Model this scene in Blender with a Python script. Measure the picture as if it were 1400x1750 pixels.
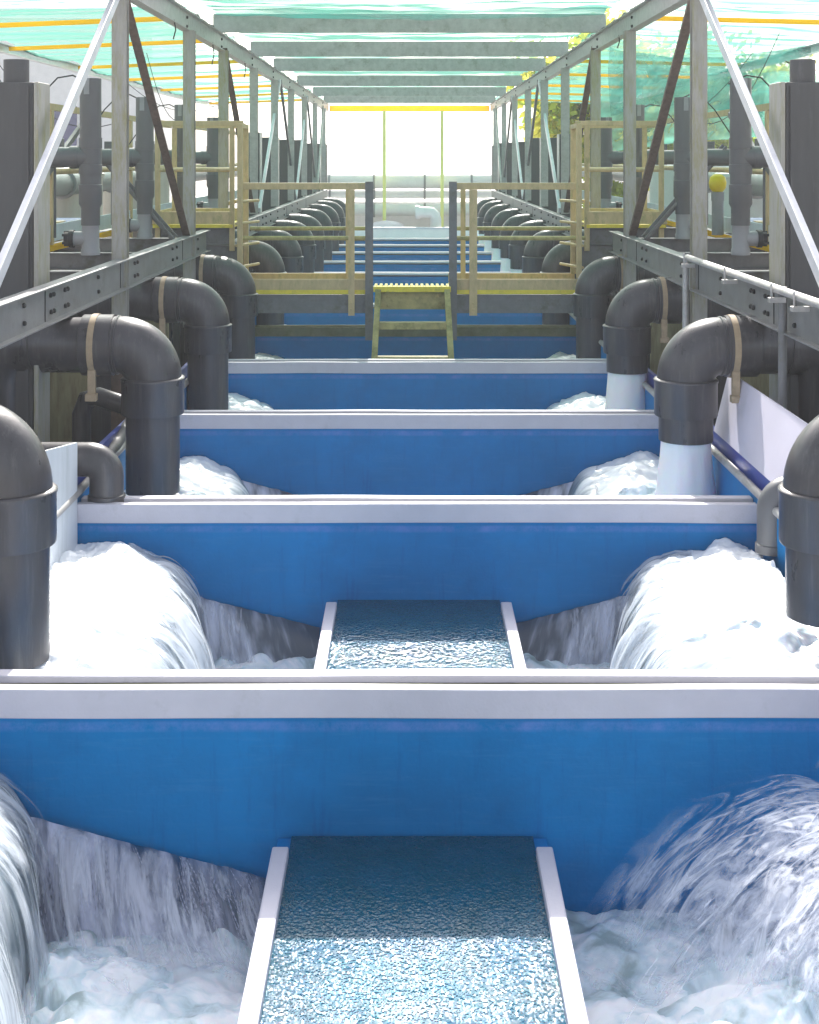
import bpy, math, random
from mathutils import Vector, noise, Matrix
R = math.radians
rnd = random.Random(7)
for o in list(bpy.data.objects): bpy.data.objects.remove(o)
S = bpy.context.scene
COL = S.collection
# ------------------------------------------------------------------ camera
CAMZ, F = 1.7, 2300.0
cam = bpy.data.cameras.new('camera'); camo = bpy.data.objects.new('camera', cam); COL.objects.link(camo)
camo.location = (0, 0, CAMZ); camo.rotation_euler = (R(90), 0, 0)
cam.lens = F / 1750 * 36; cam.sensor_width = 36; cam.shift_y = -605 / 1750; cam.clip_end = 2000
S.camera = camo
# ------------------------------------------------------------------ world, sun, exposure
ELEV = R(39.3)
w = bpy.data.worlds.new('World'); S.world = w; w.use_nodes = True
nt = w.node_tree; nt.nodes.clear()
sky = nt.nodes.new('ShaderNodeTexSky'); sky.sky_type = 'NISHITA'; sky.sun_disc = False
sky.sun_elevation = ELEV; sky.sun_rotation = R(0); sky.air_density = 1.0; sky.dust_density = 4.0; sky.ozone_density = 1.0
bg = nt.nodes.new('ShaderNodeBackground'); bg.inputs['Strength'].default_value = 0.15
wo = nt.nodes.new('ShaderNodeOutputWorld')
hs = nt.nodes.new('ShaderNodeHueSaturation'); hs.inputs['Saturation'].default_value = .45
nt.links.new(sky.outputs[0], hs.inputs['Color']); nt.links.new(hs.outputs[0], bg.inputs[0]); nt.links.new(bg.outputs[0], wo.inputs[0])
sl = bpy.data.lights.new('sun', 'SUN'); sl.energy = 4.4; sl.angle = R(0.5); sl.color = (1, .96, .9)
so = bpy.data.objects.new('sun', sl); COL.objects.link(so)
so.rotation_euler = (-(R(90) - ELEV), 0, 0)      # light travels towards -Y and down: the sun stands beyond the far end
so.location = (0, 40, 40)
S.view_settings.view_transform = 'Standard'; S.view_settings.look = 'None'; S.view_settings.gamma = 1
S.view_settings.exposure = 1.22
try:
    S.cycles.max_bounces = 8; S.cycles.transparent_max_bounces = 16; S.cycles.volume_bounces = 1
except Exception: pass

# ------------------------------------------------------------------ materials
def mat(name, col, rough=.5, metal=0., var=.12, scale=6., stain=None, stain_amt=0., stretch=(1, 1, 1), bump=0., bscale=40., spec=.5,
        stain2=None, stain3=None):
    m = bpy.data.materials.new(name); m.use_nodes = True
    n, l = m.node_tree.nodes, m.node_tree.links
    p = n['Principled BSDF']; tc = n.new('ShaderNodeTexCoord')
    mp = n.new('ShaderNodeMapping'); mp.inputs['Scale'].default_value = stretch; l.new(tc.outputs['Object'], mp.inputs[0])
    nz = n.new('ShaderNodeTexNoise'); nz.inputs['Scale'].default_value = scale; nz.inputs['Detail'].default_value = 8; nz.inputs['Roughness'].default_value = .65
    l.new(mp.outputs[0], nz.inputs['Vector'])
    mr = n.new('ShaderNodeMapRange'); mr.inputs['From Min'].default_value = .3; mr.inputs['From Max'].default_value = .7
    mr.inputs['To Min'].default_value = 1 - var; mr.inputs['To Max'].default_value = 1 + var; l.new(nz.outputs['Fac'], mr.inputs[0])
    mx = n.new('ShaderNodeMix'); mx.data_type = 'RGBA'; mx.blend_type = 'MULTIPLY'; mx.inputs['Factor'].default_value = 1
    mx.inputs['A'].default_value = (*col, 1); l.new(mr.outputs[0], mx.inputs['B'])
    out = mx.outputs['Result']
    if stain:
        nz2 = n.new('ShaderNodeTexNoise'); nz2.inputs['Scale'].default_value = scale * .6; nz2.inputs['Detail'].default_value = 10; nz2.inputs['Roughness'].default_value = .75
        l.new(mp.outputs[0], nz2.inputs['Vector'])
        r2 = n.new('ShaderNodeMapRange'); r2.inputs['From Min'].default_value = .62 - stain_amt * .3; r2.inputs['From Max'].default_value = .75 - stain_amt * .15
        l.new(nz2.outputs['Fac'], r2.inputs[0])
        m2 = n.new('ShaderNodeMix'); m2.data_type = 'RGBA'; l.new(r2.outputs[0], m2.inputs['Factor']); l.new(out, m2.inputs['A']); m2.inputs['B'].default_value = (*stain, 1)
        out = m2.outputs['Result']
    for st in (stain2, stain3):
        if not st: continue
        c3, str3, sc3, th = st
        mp3 = n.new('ShaderNodeMapping'); mp3.inputs['Scale'].default_value = str3; l.new(tc.outputs['Object'], mp3.inputs[0])
        nz3 = n.new('ShaderNodeTexNoise'); nz3.inputs['Scale'].default_value = sc3; nz3.inputs['Detail'].default_value = 10; nz3.inputs['Roughness'].default_value = .72; l.new(mp3.outputs[0], nz3.inputs['Vector'])
        r3 = n.new('ShaderNodeMapRange'); r3.inputs['From Min'].default_value = th - .08; r3.inputs['From Max'].default_value = th + .12; r3.inputs['To Max'].default_value = .55; l.new(nz3.outputs['Fac'], r3.inputs[0])
        m3 = n.new('ShaderNodeMix'); m3.data_type = 'RGBA'; l.new(r3.outputs[0], m3.inputs['Factor']); l.new(out, m3.inputs['A']); m3.inputs['B'].default_value = (*c3, 1); out = m3.outputs['Result']
    l.new(out, p.inputs['Base Color'])
    rr = n.new('ShaderNodeMapRange'); rr.inputs['To Min'].default_value = max(.03, rough - .1); rr.inputs['To Max'].default_value = min(1, rough + .15)
    l.new(nz.outputs['Fac'], rr.inputs[0]); l.new(rr.outputs[0], p.inputs['Roughness'])
    p.inputs['Metallic'].default_value = metal
    p.inputs['Specular IOR Level'].default_value = spec
    if bump:
        nb = n.new('ShaderNodeTexNoise'); nb.inputs['Scale'].default_value = bscale; nb.inputs['Detail'].default_value = 4
        l.new(mp.outputs[0], nb.inputs['Vector'])
        b = n.new('ShaderNodeBump'); b.inputs['Strength'].default_value = bump; b.inputs['Distance'].default_value = .01
        l.new(nb.outputs['Fac'], b.inputs['Height']); l.new(b.outputs[0], p.inputs['Normal'])
    return m

M = {}
M['blue'] = mat('blue_gelcoat', (.0, .185, .47), .5, var=.16, scale=1.6, bump=.10, bscale=60, stain=(.0, .14, .37), stain_amt=.4, spec=.12, stain2=((.02, .22, .49), (.6, 1, 7), 6, .60), stain3=((.0, .10, .32), (5, 1, .5), 4, .62))
M['bluepanel'] = M['blue'].copy(); M['bluepanel'].name = 'blue_gelcoat_painted_sheen'
def painted_sheen(m):  # patchy paler band below the cap: reflected light painted into the base colour
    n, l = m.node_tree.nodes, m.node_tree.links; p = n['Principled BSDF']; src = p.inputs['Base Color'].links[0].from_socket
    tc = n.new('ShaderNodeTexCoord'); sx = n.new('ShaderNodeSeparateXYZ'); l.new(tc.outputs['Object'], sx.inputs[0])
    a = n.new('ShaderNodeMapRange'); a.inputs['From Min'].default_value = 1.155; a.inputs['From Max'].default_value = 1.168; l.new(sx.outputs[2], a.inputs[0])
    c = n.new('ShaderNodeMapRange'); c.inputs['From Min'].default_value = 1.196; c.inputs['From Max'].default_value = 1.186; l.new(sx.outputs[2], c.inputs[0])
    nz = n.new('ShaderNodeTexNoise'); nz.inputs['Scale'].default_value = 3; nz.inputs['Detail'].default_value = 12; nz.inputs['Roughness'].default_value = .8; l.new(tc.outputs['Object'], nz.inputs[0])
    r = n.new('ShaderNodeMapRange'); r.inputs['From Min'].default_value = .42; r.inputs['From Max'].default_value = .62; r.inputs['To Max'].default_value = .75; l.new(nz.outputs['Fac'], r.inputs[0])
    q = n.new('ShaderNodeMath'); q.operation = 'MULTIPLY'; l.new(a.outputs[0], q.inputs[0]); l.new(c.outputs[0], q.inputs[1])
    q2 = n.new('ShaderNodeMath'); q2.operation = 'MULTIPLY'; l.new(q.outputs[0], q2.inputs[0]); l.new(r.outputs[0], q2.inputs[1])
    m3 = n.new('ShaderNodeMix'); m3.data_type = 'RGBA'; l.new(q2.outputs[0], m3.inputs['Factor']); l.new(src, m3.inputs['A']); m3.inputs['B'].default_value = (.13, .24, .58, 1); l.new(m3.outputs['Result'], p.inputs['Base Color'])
painted_sheen(M['bluepanel'])
M['cap'] = mat('pale_cap_grp', (.54, .53, .595), .45, var=.06, scale=5, stain=(.42, .42, .45), stain_amt=.2, bump=.08, bscale=90)
M['capdirty'] = mat('mossy_cap_grp', (.17, .18, .12), .7, var=.25, scale=7, stain=(.10, .11, .04), stain_amt=.5)
M['groove'] = mat('groove_dirt', (.20, .19, .13), .8, var=.5, scale=5, stain=(.16, .17, .04), stain_amt=.6, stretch=(.5, 1, 1))
M['pvc'] = mat('dark_grey_pvc', (.060, .056, .060), .28, var=.30, scale=5, bump=.05, bscale=120, stretch=(1.5, 1.5, .4), stain2=((.15, .145, .14), (5, 5, .35), 6, .60))
M['pvcmid'] = mat('mid_grey_pvc', (.13, .13, .135), .38, var=.12, scale=5, stretch=(1, 1, .3))
M['pvclight'] = mat('light_grey_pvc', (.30, .30, .31), .4, var=.08, scale=6)
M['trunk'] = mat('grey_trunking', (.075, .075, .078), .5, var=.18, scale=4, stretch=(2.5, 2.5, .4), stain=(.14, .14, .15), stain_amt=.2)
M['steel'] = mat('galvanised_steel', (.46, .445, .43), .42, .3, var=.18, scale=14, stain=(.28, .27, .22), stain_amt=.25, bump=.04)
M['beamsteel'] = mat('grey_beam_steel', (.24, .24, .245), .42, .3, var=.2, scale=8, stain=(.16, .16, .13), stain_amt=.25, bump=.04)
M['steeldark'] = mat('weathered_steel', (.17, .17, .175), .5, .3, var=.2, scale=9, stain=(.11, .11, .08), stain_amt=.3, bump=.05)
M['steelbright'] = mat('bright_galvanised_steel', (.72, .72, .76), .35, .25, var=.1, scale=10, stain=(.6, .6, .65), stain_amt=.2)
M['steelmoss'] = mat('stained_galvanised_post', (.38, .37, .34), .5, .3, var=.15, scale=9, stain=(.30, .29, .14), stain_amt=.5, stretch=(3, 3, .6))
M['rust'] = mat('rusty_steel', (.14, .095, .075), .7, .1, var=.3, scale=14, stain=(.07, .055, .04), stain_amt=.4, stretch=(2, 2, .6))
M['tan'] = mat('tan_grp_profile', (.58, .43, .23), .55, var=.16, scale=9, stain=(.33, .29, .13), stain_amt=.3, stretch=(2, 2, .8), bump=.05)
M['tangreen'] = mat('algae_grp_profile', (.44, .37, .15), .6, var=.25, scale=11, stain=(.16, .16, .05), stain_amt=.5)
M['yellow'] = mat('yellow_grating', (.82, .64, .06), .55, var=.15, scale=12, stain=(.4, .36, .08), stain_amt=.3)
M['strapyellow'] = mat('yellow_purlin', (.80, .38, .0), .5, var=.08, scale=5)
M['paleyellow'] = mat('pale_yellow_post', (.85, .85, .3), .5, var=.05)
M['white'] = mat('white_liner', (.62, .66, .70), .5, var=.07, scale=4, stain=(.50, .55, .56), stain_amt=.2, stretch=(2, 2, .3))
M['lilac'] = mat('pale_splash_board', (.60, .57, .66), .5, var=.05, scale=3, stain=(.52, .5, .56), stain_amt=.2)
M['navy'] = mat('deep_blue_strip', (.0, .03, .28), .35, var=.1)
M['strap'] = mat('tan_strap', (.40, .30, .19), .7, var=.15, scale=30)
M['black'] = mat('black_rubber', (.015, .015, .017), .5, var=.1)
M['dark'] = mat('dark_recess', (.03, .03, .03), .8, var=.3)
M['concrete'] = mat('concrete_ground', (.30, .28, .25), .85, var=.25, scale=1.2, stain=(.2, .19, .16), stain_amt=.3, bump=.2, bscale=20)
M['boardgreen'] = mat('weathered_board', (.33, .31, .17), .7, var=.25, scale=6, stain=(.2, .15, .08), stain_amt=.4, stretch=(4, 4, .5))
M['wallwhite'] = mat('white_render', (.80, .80, .80), .6, var=.05)
M['tank'] = mat('brushed_tank', (.66, .60, .55), .35, .2, var=.1, scale=3, stretch=(2, 2, .3), stain=(.55, .42, .32), stain_amt=.3)
M['glass'] = mat('dusky_window', (.12, .12, .22), .1, var=.2, scale=.8)
M['bluetarp'] = mat('blue_tarp', (.02, .10, .25), .6, var=.2)
M['brightyellow'] = mat('bright_yellow_plastic', (.9, .65, .0), .4, var=.05)
M['bark'] = mat('bark', (.10, .08, .06), .9, var=.3, scale=10)
M['leaf'] = mat('leaf_green', (.20, .26, .03), .6, var=.4, scale=3)
M['leafyellow'] = mat('leaf_yellow', (.46, .38, .03), .6, var=.4, scale=3)

def mix_shader(m, fac, a, b):
    n, l = m.node_tree.nodes, m.node_tree.links
    x = n.new('ShaderNodeMixShader')
    if isinstance(fac, (int, float)): x.inputs[0].default_value = fac
    else: l.new(fac, x.inputs[0])
    l.new(a, x.inputs[1]); l.new(b, x.inputs[2]); return x.outputs[0]

def net_mat(name, col, alpha, strv):
    m = bpy.data.materials.new(name); m.use_nodes = True
    n, l = m.node_tree.nodes, m.node_tree.links; n.clear()
    out = n.new('ShaderNodeOutputMaterial'); d = n.new('ShaderNodeBsdfDiffuse'); t = n.new('ShaderNodeBsdfTranslucent'); tr = n.new('ShaderNodeBsdfTransparent')
    tc = n.new('ShaderNodeTexCoord'); mp = n.new('ShaderNodeMapping'); mp.inputs['Scale'].default_value = strv; l.new(tc.outputs['Object'], mp.inputs[0])
    nz = n.new('ShaderNodeTexNoise'); nz.inputs['Scale'].default_value = 1.0; nz.inputs['Detail'].default_value = 5; nz.inputs['Distortion'].default_value = .6; l.new(mp.outputs[0], nz.inputs['Vector'])
    cr = n.new('ShaderNodeMapRange'); cr.inputs['From Min'].default_value = .35; cr.inputs['From Max'].default_value = .65
    cr.inputs['To Min'].default_value = max(0, alpha - .3); cr.inputs['To Max'].default_value = min(1, alpha + .3); l.new(nz.outputs['Fac'], cr.inputs[0])
    mx = n.new('ShaderNodeMix'); mx.data_type = 'RGBA'; mx.inputs['A'].default_value = (min(1, col[0] * 1.3 + (.1 if alpha < 1 else 0)), min(1, col[1] * 1.2), min(1, col[2] * 1.25), 1); mx.inputs['B'].default_value = (*col, 1)
    l.new(nz.outputs['Fac'], mx.inputs['Factor'])
    for s in (d, t): l.new(mx.outputs['Result'], s.inputs['Color'])
    a = mix_shader(m, .65, d.outputs[0], t.outputs[0])
    b = mix_shader(m, cr.outputs[0], tr.outputs[0], a)
    l.new(b, out.inputs[0]); return m
M['net'] = net_mat('green_shade_net', (.16, .50, .40), .64, (.35, 6, 4))
M['netroof'] = net_mat('roof_shade_net', (.07, .30, .23), .78, (.3, 7, 4))
M['netside'] = net_mat('side_shade_net', (.09, .36, .28), .74, (.35, 6, 4))
M['strapyellow'] = net_mat('yellow_translucent_glow', (.80, .58, .04), 1.4, (1, 1, 1))  # bright translucent colour imitates light falling on the backlit battens
M['leaf'] = net_mat('leaf_green', (.24, .34, .04), 1.4, (1, 1, 1)); M['leafyellow'] = net_mat('leaf_yellow', (.55, .56, .08), 1.4, (1, 1, 1))
M['netdark'] = net_mat('dark_green_shade_net', (.04, .30, .26), .62, (.8, 3, 3))
M['sheet'] = net_mat('white_translucent_sheet', (.9, .9, .92), .98, (1, 1, 1))

def water_mat(name, foam, clear, amt, uvscale, rough=.3, alpha_clear=1., vdep=0., soft=(.36, .66), detail=6, bump=.35):
    """aerated streaks running along UV.x; amt shifts the balance with u"""
    m = bpy.data.materials.new(name); m.use_nodes = True
    n, l = m.node_tree.nodes, m.node_tree.links; p = n['Principled BSDF']
    tc = n.new('ShaderNodeTexCoord'); mp = n.new('ShaderNodeMapping'); mp.inputs['Scale'].default_value = (*uvscale, 1); l.new(tc.outputs['UV'], mp.inputs[0])
    nz = n.new('ShaderNodeTexNoise'); nz.inputs['Scale'].default_value = 1; nz.inputs['Detail'].default_value = detail; nz.inputs['Roughness'].default_value = .55; nz.inputs['Distortion'].default_value = .35
    l.new(mp.outputs[0], nz.inputs['Vector'])
    sx = n.new('ShaderNodeSeparateXYZ'); l.new(tc.outputs['UV'], sx.inputs[0])
    ma = n.new('ShaderNodeMath'); ma.operation = 'MULTIPLY_ADD'; l.new(sx.outputs[0], ma.inputs[0]); ma.inputs[1].default_value = amt[1]; ma.inputs[2].default_value = amt[0]
    ad = n.new('ShaderNodeMath'); ad.operation = 'ADD'; l.new(nz.outputs['Fac'], ad.inputs[0])
    mv = n.new('ShaderNodeMath'); mv.operation = 'MULTIPLY_ADD'; l.new(sx.outputs[1], mv.inputs[0]); mv.inputs[1].default_value = vdep; l.new(ma.outputs[0], mv.inputs[2]); l.new(mv.outputs[0], ad.inputs[1])
    cr = n.new('ShaderNodeMapRange'); cr.inputs['From Min'].default_value = soft[0]; cr.inputs['From Max'].default_value = soft[1]; cr.interpolation_type = 'SMOOTHSTEP'; l.new(ad.outputs[0], cr.inputs[0])
    mx = n.new('ShaderNodeMix'); mx.data_type = 'RGBA'; mx.inputs['A'].default_value = (*clear, 1); mx.inputs['B'].default_value = (*foam, 1); l.new(cr.outputs[0], mx.inputs['Factor'])
    l.new(mx.outputs['Result'], p.inputs['Base Color']); p.inputs['Roughness'].default_value = rough
    if alpha_clear < 1:
        ar = n.new('ShaderNodeMapRange'); ar.inputs['To Min'].default_value = alpha_clear; ar.inputs['To Max'].default_value = 1; l.new(cr.outputs[0], ar.inputs[0]); l.new(ar.outputs[0], p.inputs['Alpha'])
    b = n.new('ShaderNodeBump'); b.inputs['Strength'].default_value = bump; b.inputs['Distance'].default_value = .02; l.new(nz.outputs['Fac'], b.inputs['Height']); l.new(b.outputs[0], p.inputs['Normal'])
    return m
M['mound'] = water_mat('rushing_water', (.84, .87, .90), (.12, .165, .19), (.56, -.92), (1.6, 16), .3, soft=(.30, .72), bump=.25)
M['plate'] = water_mat('water_over_plate', (.60, .63, .74), (.07, .09, .12), (-.17, .06), (1.1, 13), .3, vdep=.42, soft=(.38, .85), bump=.06, detail=3)
M['platefront'] = water_mat('veil_water', (.62, .64, .78), (.02, .05, .10), (-.03, .14), (1.0, 12), .25, .5, vdep=.10, soft=(.36, .74), bump=.08, detail=3.5)
M['foam'] = None
def foam_mat():
    m = bpy.data.materials.new('foam'); m.use_nodes = True
    n, l = m.node_tree.nodes, m.node_tree.links; p = n['Principled BSDF']
    tc = n.new('ShaderNodeTexCoord')
    nz = n.new('ShaderNodeTexNoise'); nz.inputs['Scale'].default_value = 3.2; nz.inputs['Detail'].default_value = 7; nz.inputs['Roughness'].default_value = .55; nz.inputs['Distortion'].default_value = 1.6
    l.new(tc.outputs['Object'], nz.inputs['Vector'])
    cr = n.new('ShaderNodeValToRGB'); e = cr.color_ramp.elements
    e[0].position = .36; e[0].color = (.32, .42, .44, 1); e[1].position = .57; e[1].color = (.88, .90, .93, 1)
    x = cr.color_ramp.elements.new(.465); x.color = (.62, .74, .80, 1)
    l.new(nz.outputs['Fac'], cr.inputs[0]); l.new(cr.outputs[0], p.inputs['Base Color']); p.inputs['Roughness'].default_value = .55
    p.inputs['Subsurface Weight'].default_value = .25; p.inputs['Subsurface Scale'].default_value = .05
    b = n.new('ShaderNodeBump'); b.inputs['Strength'].default_value = .35; b.inputs['Distance'].default_value = .03; l.new(nz.outputs['Fac'], b.inputs['Height']); l.new(b.outputs[0], p.inputs['Normal'])
    return m
M['foam'] = foam_mat()
M['jet'] = water_mat('white_water_jet', (.93, .96, .96), (.78, .88, .90), (.22, 0), (1.0, 14), .45)
M['jet'].node_tree.nodes['Principled BSDF'].inputs['Subsurface Weight'].default_value = .6; M['jet'].node_tree.nodes['Principled BSDF'].inputs['Subsurface Scale'].default_value = .12
M['spray'] = mat('spray_water', (.72, .74, .84), .3, var=.1)
M['spray'].node_tree.nodes['Principled BSDF'].inputs['Alpha'].default_value = .7
def chute_water(sc, dist, ro):
    m = bpy.data.materials.new('rippled_chute_water'); m.use_nodes = True
    n, l = m.node_tree.nodes, m.node_tree.links; p = n['Principled BSDF']
    tc = n.new('ShaderNodeTexCoord'); mp = n.new('ShaderNodeMapping'); mp.inputs['Scale'].default_value = (1, .8, 1); l.new(tc.outputs['Object'], mp.inputs[0])
    a = n.new('ShaderNodeTexNoise'); a.inputs['Scale'].default_value = sc; a.inputs['Detail'].default_value = 1.0; a.inputs['Roughness'].default_value = .6; l.new(mp.outputs[0], a.inputs['Vector'])
    c = n.new('ShaderNodeTexNoise'); c.inputs['Scale'].default_value = 9; c.inputs['Detail'].default_value = 5; l.new(mp.outputs[0], c.inputs['Vector'])
    r = n.new('ShaderNodeValToRGB'); e = r.color_ramp.elements; e[0].position = .35; e[0].color = (.0, .060, .10, 1); e[1].position = .65; e[1].color = (.0, .07, .13, 1)
    l.new(c.outputs['Fac'], r.inputs[0]); l.new(r.outputs[0], p.inputs['Base Color'])
    p.inputs['Roughness'].default_value = ro; p.inputs['IOR'].default_value = 1.45
    b = n.new('ShaderNodeBump'); b.inputs['Strength'].default_value = 1.0; b.inputs['Distance'].default_value = dist; l.new(a.outputs['Fac'], b.inputs['Height']); l.new(b.outputs[0], p.inputs['Normal'])
    return m
M['chute'] = chute_water(105, .0064, .055); M['chutefar'] = chute_water(66, .0105, .055)

# ------------------------------------------------------------------ mesh builder
class MB:
    def __init__(s): s.v = []; s.f = []; s.sm = []; s.uv = {}; s.mi = []
    def add(s, vs, fs, smooth=False):
        b = len(s.v); s.v += [Vector(p) for p in vs]
        for f in fs: s.f.append(tuple(b + i for i in f)); s.sm.append(smooth)
        return s
    def box(s, x0, x1, y0, y1, z0, z1, seg=1, wob=0., seed=0):
        if x0 > x1: x0, x1 = x1, x0
        vs = []; fs = []
        for i in range(seg + 1):
            x = x0 + (x1 - x0) * i / seg
            dz = wob * noise.noise(Vector((x * 1.7, seed * 7.3, 0))) if wob else 0
            dy = wob * noise.noise(Vector((x * 1.3, seed * 3.3, 5))) if wob else 0
            vs += [(x, y0 + dy, z0 + dz), (x, y1 + dy, z0 + dz), (x, y1 + dy, z1 + dz), (x, y0 + dy, z1 + dz)]
        fs.append((0, 3, 2, 1)); e = seg * 4; fs.append((e, e + 1, e + 2, e + 3))
        for i in range(seg):
            a = i * 4
            for k in range(4): fs.append((a + k, a + (k + 1) % 4, a + 4 + (k + 1) % 4, a + 4 + k))
        return s.add(vs, fs)
    def prism(s, p0, p1, prof, up=(0, 0, 1), smooth=False, seg=1):
        """extrude a 2-D profile (side, up) from p0 to p1"""
        p0, p1 = Vector(p0), Vector(p1); d = (p1 - p0).normalized(); u = Vector(up)
        sd = d.cross(u).normalized(); u2 = sd.cross(d).normalized(); n = len(prof); vs = []; fs = []
        for i in range(seg + 1):
            c = p0.lerp(p1, i / seg)
            vs += [c + sd * a + u2 * b for a, b in prof]
        for i in range(seg):
            for k in range(n): fs.append((i * n + k, i * n + (k + 1) % n, (i + 1) * n + (k + 1) % n, (i + 1) * n + k))
        fs.append(tuple(range(n - 1, -1, -1))); fs.append(tuple(seg * n + k for k in range(n)))
        return s.add(vs, fs, smooth)
    def bar(s, p0, p1, a, b, up=(0, 0, 1)):
        return s.prism(p0, p1, [(-a / 2, -b / 2), (a / 2, -b / 2), (a / 2, b / 2), (-a / 2, b / 2)], up)
    def ibeam(s, p0, p1, w_, h, t=.009, up=(0, 0, 1)):
        a, b = w_ / 2, h / 2; k = t / 2
        return s.prism(p0, p1, [(-a, -b), (a, -b), (a, -b + t), (k, -b + t), (k, b - t), (a, b - t), (a, b), (-a, b), (-a, b - t), (-k, b - t), (-k, -b + t), (-a, -b + t)], up)
    def channel(s, p0, p1, w_, h, t=.008, up=(0, 0, 1), flip=1):
        a, b = w_ / 2 * flip, h / 2; k = t * flip
        pr = [(-a, -b), (a, -b), (a, -b + t), (-a + k, -b + t), (-a + k, b - t), (a, b - t), (a, b), (-a, b)]
        if flip < 0: pr = pr[::-1]
        return s.prism(p0, p1, pr, up)
    def tube(s, pts, rad, n=20, cap=True, smooth=True, hollow=0):
        pts = [Vector(p) for p in pts]; m = len(pts)
        if isinstance(rad, (int, float)): rad = [rad] * m
        ref = None; vs = []; fs = []
        for i in range(m):
            d = (pts[min(i + 1, m - 1)] - pts[max(i - 1, 0)])
            if d.length < 1e-9: d = ref_d
            d.normalize(); ref_d = d.copy()
            if ref is None: ref = Vector((0, 0, 1)) if abs(d.z) < .9 else Vector((0, 1, 0))
            a = (ref - d * ref.dot(d)).normalized(); ref = a; b = d.cross(a)
            vs += [pts[i] + (a * math.cos(2 * math.pi * k / n) + b * math.sin(2 * math.pi * k / n)) * rad[i] for k in range(n)]
        for i in range(m - 1):
            for k in range(n): fs.append((i * n + k, i * n + (k + 1) % n, (i + 1) * n + (k + 1) % n, (i + 1) * n + k))
        s.add(vs, fs, smooth)
        if cap:
            b0 = len(s.v) - len(vs)
            s.f.append(tuple(b0 + k for k in range(n - 1, -1, -1))); s.sm.append(False)
            s.f.append(tuple(b0 + (m - 1) * n + k for k in range(n))); s.sm.append(False)
        return s
    def lathe(s, c, prof, n=32, axis='Z'):
        """prof: (radius, height) list, closed with caps"""
        c = Vector(c); vs = []; fs = []
        for r, h in prof:
            for k in range(n):
                t = 2 * math.pi * k / n; a, b = r * math.cos(t), r * math.sin(t)
                vs.append(c + (Vector((a, b, h)) if axis == 'Z' else Vector((h, a, b)) if axis == 'X' else Vector((a, h, b))))
        m = len(prof)
        for i in range(m - 1):
            for k in range(n): fs.append((i * n + k, i * n + (k + 1) % n, (i + 1) * n + (k + 1) % n, (i + 1) * n + k))
        s.add(vs, fs, True)
        b0 = len(s.v) - len(vs)
        s.f.append(tuple(b0 + k for k in range(n - 1, -1, -1))); s.sm.append(False)
        s.f.append(tuple(b0 + (m - 1) * n + k for k in range(n))); s.sm.append(False)
        return s
    def grid(s, nu, nv, fn, smooth=True, thick=None):
        b = len(s.v)
        for j in range(nv + 1):
            for i in range(nu + 1): s.v.append(Vector(fn(i / nu, j / nv)))
        for j in range(nv):
            for i in range(nu):
                a = b + j * (nu + 1) + i
                s.uv[len(s.f)] = [(i / nu, j / nv), ((i + 1) / nu, j / nv), ((i + 1) / nu, (j + 1) / nv), (i / nu, (j + 1) / nv)]
                s.f.append((a, a + 1, a + nu + 2, a + nu + 1)); s.sm.append(smooth)
        return s

LOC = {}
def obj(name, mb, m, parent=None, bevel=0., origin=None, solid=0.):
    if parent is not None: L = LOC[parent.name]
    else:
        if origin is None:
            xs = [p.x for p in mb.v]; ys = [p.y for p in mb.v]; zs = [p.z for p in mb.v]
            L = Vector(((min(xs) + max(xs)) / 2, (min(ys) + max(ys)) / 2, min(zs)))
        else: L = Vector(origin)
    me = bpy.data.meshes.new(name)
    me.from_pydata([p - L for p in mb.v], [], mb.f)
    me.polygons.foreach_set('use_smooth', mb.sm)
    if mb.uv:
        ul = me.uv_layers.new(name='UVMap')
        for fi, uvs in mb.uv.items():
            for li, uvv in zip(me.polygons[fi].loop_indices, uvs): ul.data[li].uv = uvv
    me.materials.append(M[m] if isinstance(m, str) else m)
    me.validate(); me.update()
    if any(mb.sm): me.set_sharp_from_angle(angle=R(38))
    o = bpy.data.objects.new(name, me); COL.objects.link(o)
    if parent is not None: o.parent = parent; LOC[o.name] = L
    else: o.location = L; LOC[o.name] = L
    if bevel:
        b = o.modifiers.new('bevel', 'BEVEL'); b.width = bevel; b.segments = 2; b.limit_method = 'ANGLE'; b.angle_limit = R(40)
    if solid:
        b = o.modifiers.new('solidify', 'SOLIDIFY'); b.thickness = solid
    return o
def tag(o, label=None, cat=None, group=None, kind=None):
    if label: o['label'] = label
    if cat: o['category'] = cat
    if group: o['group'] = group
    if kind: o['kind'] = kind
    return o
def thing(name, loc, label, cat, group=None):
    o = bpy.data.objects.new(name, None); o.empty_display_size = .1; COL.objects.link(o); o.location = loc; LOC[o.name] = Vector(loc)
    return tag(o, label, cat, group)
ORD = ['zeroth', 'nearest', 'second', 'third', 'fourth', 'fifth', 'sixth', 'seventh', 'eighth', 'ninth', 'tenth', 'eleventh', 'twelfth', 'thirteenth']
def side(s): return 'left' if s < 0 else 'right'
def N(x, y, z=0.): return noise.noise(Vector((x, y, z)))
def FB(x, y, z=0., o=4): return noise.fractal(Vector((x, y, z)), .8, 2.1, o)
def sstep(a, b, x):
    t = max(0, min(1, (x - a) / (b - a))); return t * t * (3 - 2 * t)

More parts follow.
